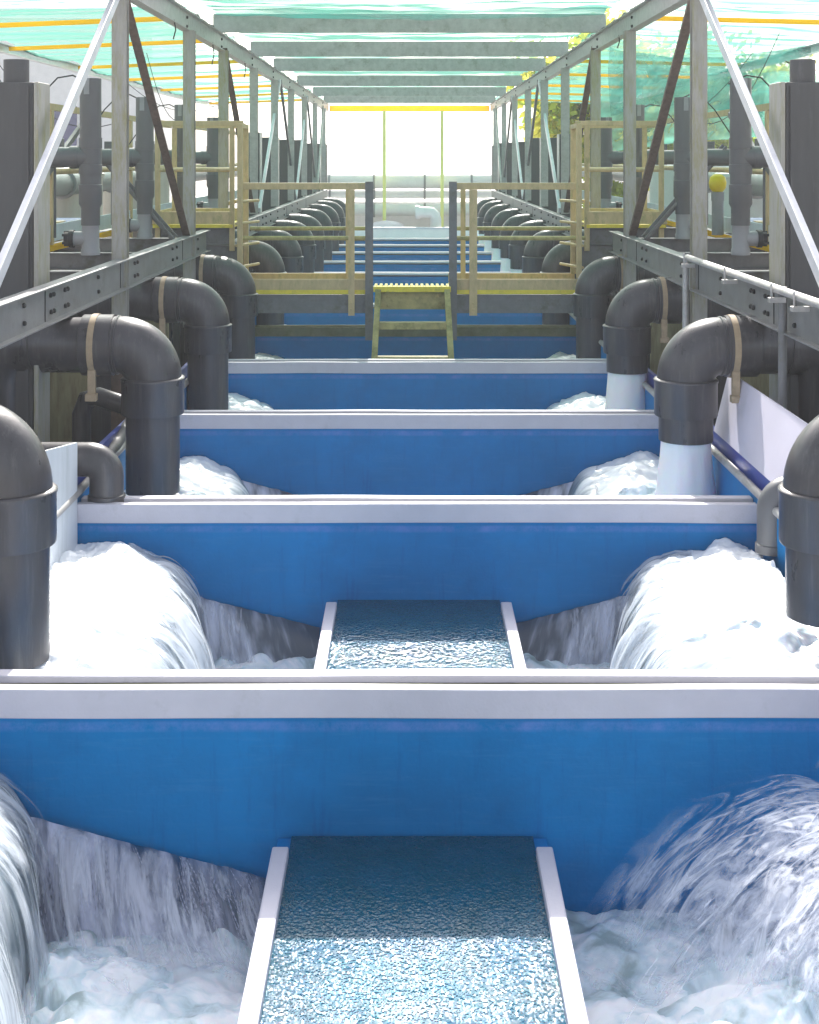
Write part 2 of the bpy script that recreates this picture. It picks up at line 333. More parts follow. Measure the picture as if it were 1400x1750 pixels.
def veil_mat(name, col, uvscale, lo, hi, amax=.85, dist=.6, fade=(.12, .25, .12, .12), detail=4):
    m = bpy.data.materials.new(name); m.use_nodes = True
    n, l = m.node_tree.nodes, m.node_tree.links; n.clear()
    out = n.new('ShaderNodeOutputMaterial'); d = n.new('ShaderNodeBsdfDiffuse'); d.inputs['Color'].default_value = (*col, 1)
    tl = n.new('ShaderNodeBsdfTranslucent'); tl.inputs['Color'].default_value = (*col, 1); tr = n.new('ShaderNodeBsdfTransparent')
    tc = n.new('ShaderNodeTexCoord'); mp = n.new('ShaderNodeMapping'); mp.inputs['Scale'].default_value = (*uvscale, 1); l.new(tc.outputs['UV'], mp.inputs[0])
    inf = n.new('ShaderNodeObjectInfo'); l.new(inf.outputs['Random'], mp.inputs['Location'])
    nz = n.new('ShaderNodeTexNoise'); nz.inputs['Scale'].default_value = 1; nz.inputs['Detail'].default_value = detail; nz.inputs['Roughness'].default_value = .6; nz.inputs['Distortion'].default_value = dist
    l.new(mp.outputs[0], nz.inputs['Vector'])
    cr = n.new('ShaderNodeMapRange'); cr.interpolation_type = 'SMOOTHSTEP'; cr.inputs['From Min'].default_value = lo; cr.inputs['From Max'].default_value = hi; cr.inputs['To Max'].default_value = amax; l.new(nz.outputs['Fac'], cr.inputs[0])
    sx = n.new('ShaderNodeSeparateXYZ'); l.new(tc.outputs['UV'], sx.inputs[0]); al = cr.outputs[0]
    for k, (ax, a0, a1) in enumerate(((0, 0, fade[0]), (0, 1, 1 - fade[1]), (1, 0, fade[2]), (1, 1, 1 - fade[3]))):
        r = n.new('ShaderNodeMapRange'); r.interpolation_type = 'SMOOTHSTEP'; r.inputs['From Min'].default_value = a0; r.inputs['From Max'].default_value = a1
        if a0 > a1:
            r.inputs['From Min'].default_value = a1; r.inputs['From Max'].default_value = a0; r.inputs['To Min'].default_value = 1; r.inputs['To Max'].default_value = 0
        l.new(sx.outputs[ax], r.inputs[0]); q = n.new('ShaderNodeMath'); q.operation = 'MULTIPLY'; l.new(al, q.inputs[0]); l.new(r.outputs[0], q.inputs[1]); al = q.outputs[0]
    a = mix_shader(m, .4, d.outputs[0], tl.outputs[0]); b = mix_shader(m, al, tr.outputs[0], a); l.new(b, out.inputs[0]); return m
M['veilA'] = veil_mat('loose_water_streaks', (.78, .80, .88), (1.0, 11), .46, .66, .8)
M['veilB'] = veil_mat('fine_water_streaks', (.80, .83, .90), (1.6, 26), .50, .68, .7)
M['veilM'] = veil_mat('streaks_over_heap', (.68, .73, .79), (1.5, 18), .44, .64, .8, fade=(.02, .1, .03, .03))
M['mist'] = veil_mat('low_spray_mist', (.82, .85, .90), (2.5, 7), .42, .70, .55, dist=1.5, fade=(.35, .1, .1, .1))
# ------------------------------------------------------------------ ground and tank
YW = [4.306, 6.606, 8.906, 11.2, 13.52, 15.6, 17.7, 19.85, 22.1, 24.25, 26.3, 28.3]
g = MB(); g.grid(40, 40, lambda u, v: (-300 + 600 * u, -100 + 700 * v, -1.42)); tag(obj('ground', g, 'concrete', origin=(0, 0, -1.42)), kind='structure')
b = MB(); b.box(-1.72, 1.80, 1.2, 31.2, -1.40, -1.30); tag(obj('tank_floor', b, 'blue'), 'blue floor under the foaming cells of the long tank', 'tank floor')
for s in (-1, 1):
    x = 1.64 if s < 0 else 1.715
    t = thing('tank_side_wall', (s * x, 1.2, -1.4), f'long {side(s)} side wall of the blue tank under the elbow pipes', 'tank wall')
    b = MB(); b.box(s * x, s * (x + .06), 1.2, 31.2, -1.4, .02); obj('wall_panel', b, 'blue', t)
    b = MB(); b.tube([(s * (x + .0), 1.3, .05), (s * (x + .0), 31.1, .05)], .022, 12); obj('top_rim', b, 'steel', t)
    b = MB(); b.box(s * (x + .032), s * (x + .06), 1.3, 31.1, .022, .14); obj('blue_strip', b, 'navy', t)
for i, y in enumerate(YW, 1):
    dirty = i in (5,)
    nm = ORD[i]
    extra = {1: 'spanning the full width of the picture', 2: 'ending beside the white liner on the left', 3: 'between the two large elbow pipes', 4: 'just in front of the yellow stepladder',
             5: 'mossy, under the crossing platform'}.get(i, 'seen small behind the crossing platform')
    t = thing('weir_wall', (0, y, -1.3), f'{nm} blue cross wall with a pale cap, {extra}', 'weir wall', 'blue cross walls of the tank')
    x0, x1 = -1.635, 1.71
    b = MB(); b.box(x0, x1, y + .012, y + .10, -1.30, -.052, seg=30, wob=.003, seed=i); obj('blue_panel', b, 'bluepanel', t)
    b = MB(); b.box(x0, x1, y, y + .048, -.094 if i < 6 else -.03, 0, seg=40, wob=.004, seed=i + 20); obj('cap_strip', b, 'capdirty' if dirty else 'cap', t, bevel=.004)
    b = MB(); b.box(x0, x1, y + .050, y + .094, -.05, -.016, seg=30, wob=.003, seed=i + 40); obj('cap_groove', b, 'groove', t)
    b = MB(); b.box(x0, x1, y + .096, y + .156, -.045, .006, seg=40, wob=.005, seed=i + 60); obj('cap_back_strip', b, 'capdirty' if dirty else 'cap', t, bevel=.004)
# ------------------------------------------------------------------ water in the cells
def streak(b, pts, r, n=4):
    m = len(pts); b.tube(pts, [max(.0004, r * math.sin(math.pi * (i + .35) / (m - .3))) for i in range(m)], n, cap=False)

def ci_front(seed): return abs(seed) == 1
def mound_xyz(s, yA, yB, seed, u, v, fan=1.):
    """surface of the water heap between the pipe and the pool. v: near wall -> far wall; u: outer wall -> pool"""
    y = yA + (yB - yA) * v
    xe = 1.25 + .045 * N(v * 8, seed, 11) - .22 * fan * math.sin(math.pi * min(1, (1 - v) * .62 + .0)) + .03 * N(v * 4, seed, 1)
    if ci_front(seed): xe += .13
    lowf = .07 if yA > 6.7 else 0
    zp = -.27 - lowf + .12 * math.sin(math.pi * min(1, max(0, v)) * .75 + .3) + .03 * N(v * 4, seed, 3)
    xo = 1.66
    if u < .45:
        k = u / .45; x = xo + (xe - xo) * k; z = zp - .05 * k * k - .05 * k * max(0, N(v * 3.1, seed, 6)) * 2 + .06 * N(v * 5.5 + k * 1.5, k * 2.2, seed + 4) * math.sin(k * math.pi) + (.035 * FB(x * 5, y * 5, seed) + .012 * FB(x * 17, y * 17, seed + 2)) * (1 - .4 * k)
        z += .03 * math.sin(k * 3.1)
    else:
        k = (u - .45) / .55; a = k * math.pi / 2
        drop = .70 + zp - .05
        x = xe - (.20 * math.sin(a)) * 1.0 ; z = zp - .05 - drop * (1 - math.cos(a)) 
        rib = N(v * 9, seed, 8 + k * .6) * .020 + N(v * 26, seed + 3, k * 1.2) * .004
        x -= rib * min(1, k * 3); z += rib
    return (s * x, y, z)
def plate_top(x):      # x = distance from the centre line
    t = (x - .43) / (1.22 - .43); return -.605 + .20 * t + .03 * max(0, t - .7) ** 1.5
foam_group = 'foam heaps under the pipes'
CELLS = [(2.0, YW[0])] + [(YW[i], YW[i + 1]) for i in range(11)] + [(YW[11], 31.0)]
for ci, (ya, yb) in enumerate(CELLS):
    a, bb = ya + .165, yb - .004
    pos = ['in the front cell at the bottom edge of the picture', 'in the second cell, behind the nearest cross wall', 'in the third cell, behind the second cross wall'] + [f'in the {ORD[k]} cell from the front' for k in range(4, 14)]
    pos = pos[ci]
    det = 3 if ci < 2 else 2 if ci < 4 else 1
    # pool
    def pool(u, v, ci=ci, a=a, bb=bb):
        x = -1.64 + 3.34 * u; y = a + (bb - a) * v
        z = -.70 + .060 * FB(x * 2.3, y * 2.6, ci * 9) + .020 * FB(x * 7, y * 7, ci * 9 + 4, 5) + .05 * abs(N(x * 4 + N(x * 3, y * 3, 2), y * 4, ci))
        if ci == 0:
            z += .06 * math.exp(-((x - .85) / .26) ** 2 - ((y - 3.55) / .3) ** 2) + .06 * math.exp(-((x + .8) / .35) ** 2 - ((y - 3.6) / .3) ** 2)
        return (x, y, z)
    nn = [0, 60, 120, 260][det]
    p = MB(); p.grid(nn, nn * 2 // 3, pool)
    tag(obj('foam_pool', p, 'foam', origin=(0, ya, -.7)), f'churning white foam covering the water {pos}', 'foam', kind='stuff')
    for s in (-1, 1):
        special = (ci == 0 and s > 0)
        xlim = 1.25
        if not special:
            nu, nv = [0, (24), (80), (110)][det], [0, 30, 170, 240][det]
            m_ = MB(); m_.grid(nu, nv, lambda u, v: mound_xyz(s, a, bb, ci * 5 + s, u, v))
            # loose strands following the fall
            if det == 3:
                for k in range(110):
                    v0 = rnd.uniform(.25, 1); u0 = rnd.uniform(.42, .8); ln = rnd.uniform(.08, .3); dv = rnd.uniform(-.02, .004)
                    pts = []
                    for q in range(7):
                        uu = min(.999, u0 + ln * q / 6); x, y, z = mound_xyz(s, a, bb, ci * 5 + s, uu, min(1, v0 + dv * q / 6))
                        pts.append((x - s * .006, y, z + .005))
                    streak(m_, pts, rnd.uniform(.001, .003))
            if det == 3:
                for lay, off in enumerate((.018, .035, .055)):
                    sh = MB()
                    def shell(u, v, off=off, lay=lay):
                        uu = .30 + .70 * u; x, y, z = mound_xyz(s, a, bb, ci * 5 + s, uu, v)
                        k = off * (.6 + .8 * abs(N(v * 7, u * 2, lay * 3))) * (.4 + u)
                        return (x - s * k * min(1, u * 1.6), y, z + k * .6 * (1 - u * .5) + .012 * N(v * 30, u * 3, lay))
                    sh.grid(50, 130, shell); tag(obj('water_shell', sh, 'veilM', origin=(s * 1.3 + .001 * lay, ya, -.7)), f'loose streaks sliding over the {side(s)} water heap {pos}', 'rushing water', kind='stuff')
            tag(obj('water_heap', m_, 'mound', origin=(s * 1.4, ya, -.7)), f'heap of rushing white water under the {side(s)} pipe {pos}', 'rushing water', kind='stuff')
        # sloping plate with water running over it
        def plate(u, v, s=s, yb=yb, ci=ci):
            x = .44 + (1.32 - .44) * v; zt = plate_top(x) + .006 * N(x * 20, ci, 2)
            y0 = yb - .008; yy = y0 - .20 * u - .02 * math.sin(u * math.pi) ; z = zt + (-.74 - zt) * u ** 1.3
            rip = .006 * N(x * 14 + u * 1.5, ci, 5 + u) * min(1, u * 4) * (2.6 if ci == 0 else 1)
            return (s * x, yy - abs(rip), z + rip * .5)
        if ci < 4 and not special:
            q = MB(); q.grid(24, 140 if ci < 2 else 50, plate)
            for k_ in q.uv: q.uv[k_] = [(a_, b_ + .10 * a_) for a_, b_ in q.uv[k_]]
            if ci < 1:
                for c_ in range(30):       # bundles of falling strands
                    vc = rnd.random() if ci == 0 else rnd.uniform(.35, 1); uc = rnd.uniform(-.05, .3); lc = rnd.uniform(.35, .8)
                    for k in range(rnd.randint(3, 10)):
                        v0 = vc + rnd.gauss(0, .018); u0 = uc + rnd.uniform(-.05, .25); ln = lc * rnd.uniform(.4, 1)
                        off = rnd.uniform(.012, .035); pts = []
                        for j in range(8):
                            w_ = j / 7; uu = max(0, min(1, u0 + ln * w_)); x, y, z = plate(uu, max(0, min(1, v0 - .07 * w_)))
                            pts.append((x, y - .006 - off * (.3 + math.sin(w_ * 2)), z + .006))
                        streak(q, pts, rnd.uniform(.0008, .0026))
            if ci < 2:
                for lay, off in enumerate((.02, .045, .075, .10)[:4 if ci == 0 else 2]):
                    sh = MB()
                    def vs_(u, v, off=off, lay=lay):
                        vv = v if ci == 0 else .35 + .65 * v
                        x, y, z = plate(u, vv); t = N(vv * 5, lay * 7, 1) * .03
                        return (x - s * (.05 + .03 * lay) * u, y - off * (.3 + 1.1 * math.sin(min(1, u * 1.1) * 2.2)), z + .012 + t * (1 - u) * .6 + .01 * N(vv * 16, lay, u * 2))
                    sh.grid(24, 110, vs_); tag(obj('falling_streaks', sh, ('veilA', 'veilB')[lay % 2], origin=(s * .8, yb - .001 * lay, -.75)), f'streaks falling in front of the {side(s)} slope {pos}', 'falling water', kind='stuff')
            tag(obj('water_veil', q, 'platefront' if ci == 0 else 'plate', origin=(s * .8, yb, -.75)), f'thin veil of water sliding down the {side(s)} steel slope {pos}', 'water', kind='stuff')
# splash fan on the right of the front cell
q = MB()
for c_ in range(26):
    x0 = rnd.uniform(1.25, 1.66); y0 = rnd.uniform(3.35, 4.0); z0 = rnd.uniform(-.34, -.16)
    vx = -rnd.uniform(.05, 2.0); vz = rnd.uniform(-.1, .75); vy = rnd.uniform(-.4, .2); tc = rnd.uniform(0, .30)
    for k in range(rnd.randint(6, 22)):
        ax, ay, az = vx + rnd.gauss(0, .10), vy + rnd.gauss(0, .05), vz + rnd.gauss(0, .08)
        bx, by, bz = x0 + rnd.gauss(0, .03), y0 + rnd.gauss(0, .03), z0 + rnd.gauss(0, .02)
        t0 = max(0, tc + rnd.gauss(0, .05)); dt = rnd.uniform(.008, .03); pts = []
        for j in range(5):
            t = t0 + dt * j / 4
            pts.append((bx + ax * t, min(4.28, by + ay * t), bz + az * t - 5.6 * t * t))
        if pts[-1][2] < -.74: continue
        streak(q, pts, rnd.choice((.0008, .0012, .0018)))
M['veilS'] = veil_mat('splash_streaks', (.82, .84, .91), (4.2, 8), .43, .66, .8, dist=2.0, fade=(.05, .18, .15, .25), detail=6)
for lay in range(11):
    sh = MB(); vx0 = -.35 - 1.75 * (lay / 10) ** .8; vz0 = .0 + .52 * (lay / 10); yy0 = 3.30 + .075 * lay; T = .36 - .02 * (lay % 3)
    def arc(u, v, lay=lay):
        t = T * u; n1 = 1 + .22 * N(v * 3.1, lay * 5.1, 0); n2 = .12 * N(v * 4.3, lay * 3.3, 2)
        x = 1.62 - .40 * v + vx0 * n1 * t; y = yy0 + .10 * v + (.02 + n2) * t; z = -.31 + .10 * v + (vz0 + n2 * 2) * t - 5.4 * t * t
        x += .02 * N(v * 12, u * 4, lay); z += .02 * N(v * 12, u * 4, lay + 9)
        return (x, min(y, 4.27), z)
    sh.grid(40, 60, arc)
    tag(obj('splash_sheet', sh, 'veilS', origin=(1.2, 3.8 + .001 * lay, -.7)), 'ragged curtain of blurred spray leaping from the right edge towards the chute', 'splash', kind='stuff')
for k, (cx_, cy_, rx, h_) in enumerate(((1.05, 4.05, .45, .16), (.75, 3.9, .35, .10), (1.25, 3.7, .35, .2), (-.75, 4.02, .35, .09), (-1.0, 3.9, .35, .14), (-1.05, 6.2, .3, .08), (1.05, 6.2, .3, .08))):
    sh = MB()
    def mst(u, v, k=k): return (cx_ + rx * (2 * v - 1), cy_ + .06 * math.sin(v * 9 + k) - .05 * u, -.70 + h_ * (1 - u) * (1 + .4 * N(v * 5, k, 1)) )
    sh.grid(12, 40, mst); tag(obj('low_mist', sh, 'mist', origin=(cx_, cy_, -.7)), 'low spray hanging over the churning foam', 'mist', kind='stuff')
tag(obj('splash', q, 'spray', origin=(1.2, 3.8, -.7)), 'splashing fan of spray thrown against the blue wall at the lower right', 'splash', kind='stuff')
q = MB()
def rsheet(u, v):
    v2 = v; x = 1.68 - .62 * u ** .9 - .05 * v2; y = 3.15 + 1.0 * v2
    z = -.10 + .10 * math.sin(u * 2.2) - .62 * max(0, u - .35) ** 1.4 * 1.5 + .025 * N(v * 18, u * 2, 5) - .05 * v
    return (x, y, max(-.74, z))
q.grid(50, 100, rsheet)
M['veil2'] = water_mat('ragged_water_sheet', (.66, .68, .80), (.2, .26, .34), (.02, -.16), (2.4, 16), .3, .0)
tag(obj('water_sheet', q, 'veil2', origin=(1.4, 3.6, -.7)), 'ragged sheet of water leaping from the right edge of the front cell', 'water', kind='stuff')
def rl(u, v):
    x = .95 + .75 * v; zt = -.62 + .30 * sstep(0, 1, v); y = 4.20 - .25 * u - .03 * N(v * 20, 3, u)
    return (x, y, zt + (-.76 - zt) * u)
q = MB(); q.grid(30, 90, rl); tag(obj('water_veil', q, 'platefront', origin=(1.3, 4.2, -.75)), 'veil of falling water under the splash at the lower right', 'water', kind='stuff')

# ------------------------------------------------------------------ water chutes
for ci, cx, wd in ((0, .009, .409), (1, .045, .42)):
    yb = YW[ci]; y0 = yb - (2.0 if ci == 0 else 1.75)
    t = thing('water_chute', (cx, y0, -.9), ['wide blue chute with white side rails at the bottom centre, half in sun', 'smaller blue chute with white side rails behind the nearest cross wall'][ci], 'water chute', 'chutes along the middle of the cells')
    b = MB(); b.box(cx - wd + .02, cx + wd - .02, y0, yb - .004, -.56, -.49); obj('chute_floor', b, 'blue', t)
    b = MB(); b.grid(10, 10, lambda u, v: (cx - wd + .0235 + (2 * wd - .047) * u, y0 + .01 + (yb - .014 - y0) * v, -.468)); obj('water_surface', b, ('chute', 'chutefar')[ci], t)
    for s in (-1, 1):
        b = MB(); x = cx + s * wd
        b.prism((x, y0, -.50), (x, yb - .13, -.50), [(-.022, -.15), (.022, -.15), (.026, .065), (-.026, .065)], seg=12); obj('side_rail', b, 'cap', t, bevel=.006)
    b = MB(); b.box(cx - wd - .02, cx + wd + .02, yb - .06, yb - .002, -.9, -.476); obj('back_ledge', b, 'blue', t)

# ------------------------------------------------------------------ elbow pipes
def elbow_pipe(s, X, y, zb, i, dz=0., far=False, sc=1.):
    nm = {1: f'nearest dark {side(s)} elbow pipe, cut by the edge of the picture', 2: f'large dark elbow pipe on the {side(s)} pouring between the second and third cross walls',
          3: f'dark elbow pipe on the {side(s)} pouring behind the third cross wall', 4: f'dark elbow pipe on the {side(s)} just in front of the crossing platform'}.get(
          i, f'{ORD[i]} dark elbow pipe of the {side(s)} row, small, beyond the crossing platform')
    t = thing('elbow_pipe', (s * X, y, zb), nm, 'pipe', f'elbow pipes')
    n = 40 if i < 5 else 24
    zc = .652 + dz; Rb = .185; r = .160; zt = .465 + dz
    # drop pipe
    b = MB(); b.lathe((s * X, y, 0), [(.150, .30 + dz), (.150, zb), (.143, zb), (.143, zb + .15)], n); obj('drop_pipe', b, 'pvc', t)
    # collar
    b = MB(); b.lathe((s * X, y, dz), [(.150, .268), (.172, .268), (.1745, .275), (.1745, .45), (.178, .456), (.178, .466), (.172, .472), (.160, .474)], n); obj('collar', b, 'pvc', t)
    # bend
    pts = [(s * X, y, zt)]
    for k in range(17):
        a = k / 16 * math.pi / 2
        pts.append((s * (X + Rb - Rb * math.cos(a)), y, zt + .002 + Rb * math.sin(a)))
    x1 = X + Rb + .03
    pts.append((s * x1, y, zt + .002 + Rb))
    b = MB(); b.tube(pts, [r] * (len(pts)), n)
    zz = zt + .002 + Rb
    b.lathe((s * (X + Rb + .0), y, zz), [(r, 0), (r + .006, .004 * s), (r + .006, .012 * s), (r, .016 * s)], n, 'X')
    obj('bend', b, 'pvc', t)
    # horizontal run with couplings
    b = MB(); hs = s
    L2 = 2.12
    prof = [(r - .004, 0), (r + .010, 0), (r + .010, .17), (r - .006, .175), (r - .006, L2 - x1)]
    b.lathe((s * x1, y, zz), [(a_, h_ * s) for a_, h_ in prof], n, 'X'); obj('horizontal_pipe', b, 'pvc', t)
    b = MB(); b.tube([(s * (L2 - .02), y, zz), (s * (L2 + .10), y, zz - .01), (s * (L2 + .17), y, zz - .07), (s * (L2 + .19), y, zz - .20), (s * (L2 + .19), y, -1.3)], r + .004, n); obj('riser', b, 'pvc', t)
    # strap
    if i < 6:
        b = MB(); xs = x1 + .085 if s < 0 else x1 + .02
        b.lathe((s * xs, y, zz), [(r + .006, 0), (r + .0145, .0), (r + .0145, .034 * s), (r + .006, .034 * s)], n, 'X')
        st = obj('strap', b, 'strap', t)
        b = MB(); b.box(s * (xs - .004), s * (xs + .04), y - .12, y - .09, zz - r - .10, zz - r + .06); b.box(s * (xs - .012), s * (xs + .05), y - .135, y - .085, zz - r - .135, zz - r - .095)
        obj('strap_tail', b, 'strap', st, bevel=.004)
LP = [(1.49, 5.0, -.16), (1.44, 7.55, -.17), (1.49, 9.95, -.30), (1.55, 12.2, -.30)]
RP = [(1.552, 5.0, .00), (1.54, 7.5, .13), (1.60, 9.9, .13), (1.66, 12.2, -.30)]
for i, (x, y, z) in enumerate(LP, 1): elbow_pipe(-1, x, y, z, i)
for i, (x, y, z) in enumerate(RP, 1): elbow_pipe(1, x, y, z, i)
FARY = [14.5, 16.8, 19.1, 21.2, 23.5, 25.8, 27.9, 29.8]
for i, y in enumerate(FARY, 5):
    elbow_pipe(-1, 1.50, y, -.3, i); elbow_pipe(1, 1.58, y, .13 if i > 5 else -.3, i)
# white jets out of the open right pipes
def jet(X, y, z1, z0, nm):
    b = MB()
    def fn(u, v):
        a = u * 2 * math.pi; z = z1 + (z0 - z1) * v
        r = .138 + .035 * v ** 1.6 + .006 * N(a * 3, v * 2, y) + .03 * max(0, v - .8)
        return (X + r * math.cos(a), y + r * math.sin(a), z)
    b.grid(64, 24, fn)
    # uv: swap so the streaks fall
    for k in b.uv: b.uv[k] = [(q_[1], q_[0]) for q_ in b.uv[k]]
    tag(obj('water_jet', b, 'jet', origin=(X, y, z0)), nm, 'water jet', 'white water columns under open pipes')
jet(1.54, 7.5, .17, -.22, 'thick white water column below the large right elbow pipe')
jet(1.60, 9.9, .17, -.22, 'white water column below the right elbow pipe behind the third cross wall')
for k, y in enumerate(FARY[1:], 0): jet(1.58, y, .17, -.3, f'small white water column under the {ORD[k+6]} pipe of the right row, beyond the platform')
# froth boiling round the pipes
def froth(X, y, z, r, h, seed, nm):
    b = MB()
    def fn(u, v):
        a = u * 2 * math.pi; k = v; d = Vector((math.cos(a), math.sin(a), 0)) 
        rr = r * k * (1 + .25 * FB(math.cos(a) * 2 + seed, math.sin(a) * 2, 0))
        hh = h * (1 - k ** 2.2) + .05 * FB(X + d.x * rr * 5, d.y * rr * 5 + seed, 2) * (1 - k * .5)
        return (X + d.x * rr, y + d.y * rr * .9, z + hh)
    b.grid(110, 36, fn); tag(obj('froth', b, 'foam', origin=(X, y, z)), nm, 'foam', kind='stuff')
froth(-1.40, 5.25, -.38, .42, .24, 3, 'white froth boiling round the foot of the nearest left pipe')
froth(1.40, 5.25, -.38, .46, .26, 9, 'white froth boiling round the foot of the nearest right pipe')
froth(-1.33, 7.6, -.36, .36, .17, 13, 'white froth round the foot of the large left pipe')
froth(1.43, 7.6, -.36, .40, .20, 19, 'white froth spreading under the white jet of the large right pipe')
froth(1.48, 9.9, -.36, .36, .16, 23, 'white froth under the jet of the second right pipe')

froth(1.12, 3.72, -.70, .42, .13, 31, 'white froth churned up under the splash at the lower right')
froth(-.98, 3.85, -.70, .30, .09, 37, 'white froth at the foot of the lower left fall')
# ------------------------------------------------------------------ side liners, splash board, small fittings
b = MB(); y0, y1 = 5.55, 6.598
b.add([(-1.628, y0, -.9), (-1.628, y1, -.9), (-1.628, y1, .305), (-1.628, y0, .46), (-1.640, y0, -.9), (-1.640, y1, -.9), (-1.640, y1, .305), (-1.640, y0, .46)],
      [(0, 1, 2, 3), (7, 6, 5, 4), (0, 3, 7, 4), (1, 5, 6, 2), (3, 2, 6, 7), (0, 4, 5, 1)])
tag(obj('splash_board', b, 'white'), 'pale bluish liner board standing at the left end of the second cross wall', 'splash board', 'splash boards')
b = MB(); y0, y1 = 5.9, 7.72
b.add([(1.745, y0, .135), (1.745, y1, .135), (1.83, y1, .475), (1.83, y0, .475), (1.757, y0, .132), (1.757, y1, .132), (1.842, y1, .472), (1.842, y0, .472)],
      [(0, 3, 2, 1), (4, 5, 6, 7), (0, 4, 7, 3), (1, 2, 6, 5), (3, 7, 6, 2), (0, 1, 5, 4)])
tag(obj('splash_board', b, 'lilac'), 'long leaning lilac grey board behind the large right pipe', 'splash board', 'splash boards')
# small elbows beside the second cross wall
def small_elbow(X, y, s, zt, zb, nm, m='pvc', r=.075):
    t = thing('small_elbow', (X, y, zb), nm, 'pipe fitting')
    b = MB(); pts = [(X, y, zb)] + [(X + s * (.09 - .09 * math.cos(a)), y, zt - r - .09 + .09 * math.sin(a)) for a in [k / 12 * math.pi / 2 for k in range(13)]] + [(X + s * .5, y, zt - r)]
    b.tube(pts, r, 28); obj('bend', b, m, t)
    b = MB(); b.lathe((X, y, zb), [(r, .0), (r + .008, .002), (r + .008, .04), (r, .045)], 28); obj('collar', b, m, t)
small_elbow(-1.512, 6.72, -1, .28, -.02, 'short grey elbow fitting standing beside the pale liner on the left cap', 'pvc', .085)
small_elbow(1.71, 6.35, 1, .20, -.16, 'short grey elbow fitting at the right end of the second cross wall', 'pvcmid', .07)
t = thing('branch_pipe', (-1.6, 7.75, .2), 'slim grey branch pipe joining the back of the large left elbow pipe', 'pipe')
b = MB(); b.tube([(-1.56, 7.86, .22), (-1.80, 7.9, .29)], .042, 20); obj('pipe_run', b, 'pvclight', t)
b = MB(); b.tube([(-1.66, 7.88, .25), (-1.83, 7.9, .30), (-1.90, 7.92, .28), (-1.93, 7.92, .2), (-1.93, 7.92, -.6)], .055, 20); obj('elbow', b, 'pvc', t)
b = MB(); b.tube([(-1.66, 7.3, .04), (-1.66, 8.2, .16)], .035, 14); tag(obj('rail_pipe', b, 'steeldark'), 'thin grey rail running behind the foot of the large left pipe', 'pipe')
# boards and dark gaps seen under the horizontal runs
for s in (-1, 1):
    for k, (y, m_, x0, x1) in enumerate(((8.15, 'boardgreen', 1.95, 2.18), (8.7, 'rust', 1.84, 1.93), (10.6, 'boardgreen', 1.9, 2.2))):
        b = MB(); b.box(s * x0, s * x1, y, y + .03, -1.3, .56 if k != 1 else .5)
        tag(obj('upright_board', b, m_), f"{['olive stained board', 'rust brown plank', 'second olive board'][k]} standing behind the pipes on the {side(s)}", 'board')
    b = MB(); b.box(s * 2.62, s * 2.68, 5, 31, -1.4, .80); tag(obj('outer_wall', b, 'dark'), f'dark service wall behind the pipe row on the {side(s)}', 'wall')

# ------------------------------------------------------------------ lower longitudinal beams
def bolts(b, pts, nx, r=.013, h=.01):
    for p in pts: b.lathe(p, [(r, 0), (r, h * nx), (r * .6, h * 1.5 * nx)], 8, 'X')
for s in (-1, 1):
    zt = 1.02 if s < 0 else 1.01
    for seg, (y0, y1, dz) in enumerate(((1.8, 12.75, 0), (15.2, 31.5, -.045))):
        t = thing('floor_beam', (s * 1.9, y0, zt - .2), f"{'near' if seg == 0 else 'far'} galvanised beam resting over the {side(s)} row of pipes", 'steel beam', 'beams along the pipe rows')
        z = zt + dz
        b = MB(); b.ibeam((s * 1.93, y0, z - .1), (s * 1.93, y1, z - .1), .09, .2, .009); obj('beam', b, 'beamsteel', t)
        b = MB(); x = s * 1.9245
        pts = []
        for yy in ([6.7, 7.2, 7.26, 7.5, 7.56, 8.3, 9.4, 9.5, 10.9, 11.1, 12.2] if seg == 0 else [16.2, 16.5, 17.6, 18, 18.6, 19.6, 20.6, 22, 23]):
            pts += [(x, yy, z - .055), (x, yy + .01, z - .145)]
        bolts(b, pts, -s); obj('bolt_heads', b, 'black', t)
        b = MB()
        for yy in ((7.1, 8.95, 11.4) if seg == 0 else (17, 21, 25)): b.box(x - .003 if s > 0 else x - .0, x if s > 0 else x + .003, yy, yy + .012, z - .185, z - .015)
        obj('splice_plate', b, 'dark', t)
# handrail pipe lying along the right beam
t = thing('hose_pipe', (1.85, 6, 1.03), 'slim grey tube clamped along the top of the right beam', 'pipe')
b = MB(); b.tube([(1.84, 1.8, 1.05), (1.84, 6.2, 1.045), (1.86, 9.0, 1.035), (1.86, 9.06, .98), (1.86, 9.07, .45)], .021, 14); obj('tube', b, 'steel', t)
b = MB(); b.tube([(1.885, 6.8, 1.05), (1.885, 6.8, -.2)], .022, 14); obj('upright_tube', b, 'steeldark', t)
for yy in (8.9, 7.75, 6.75, 6.35):
    b = MB(); b.box(1.80, 1.885, yy - .02, yy + .02, .975, 1.0); b.tube([(1.815, yy, 1.0), (1.815, yy, 1.07)], .006, 8); obj('clamp', b, 'steel', t, bevel=.003)

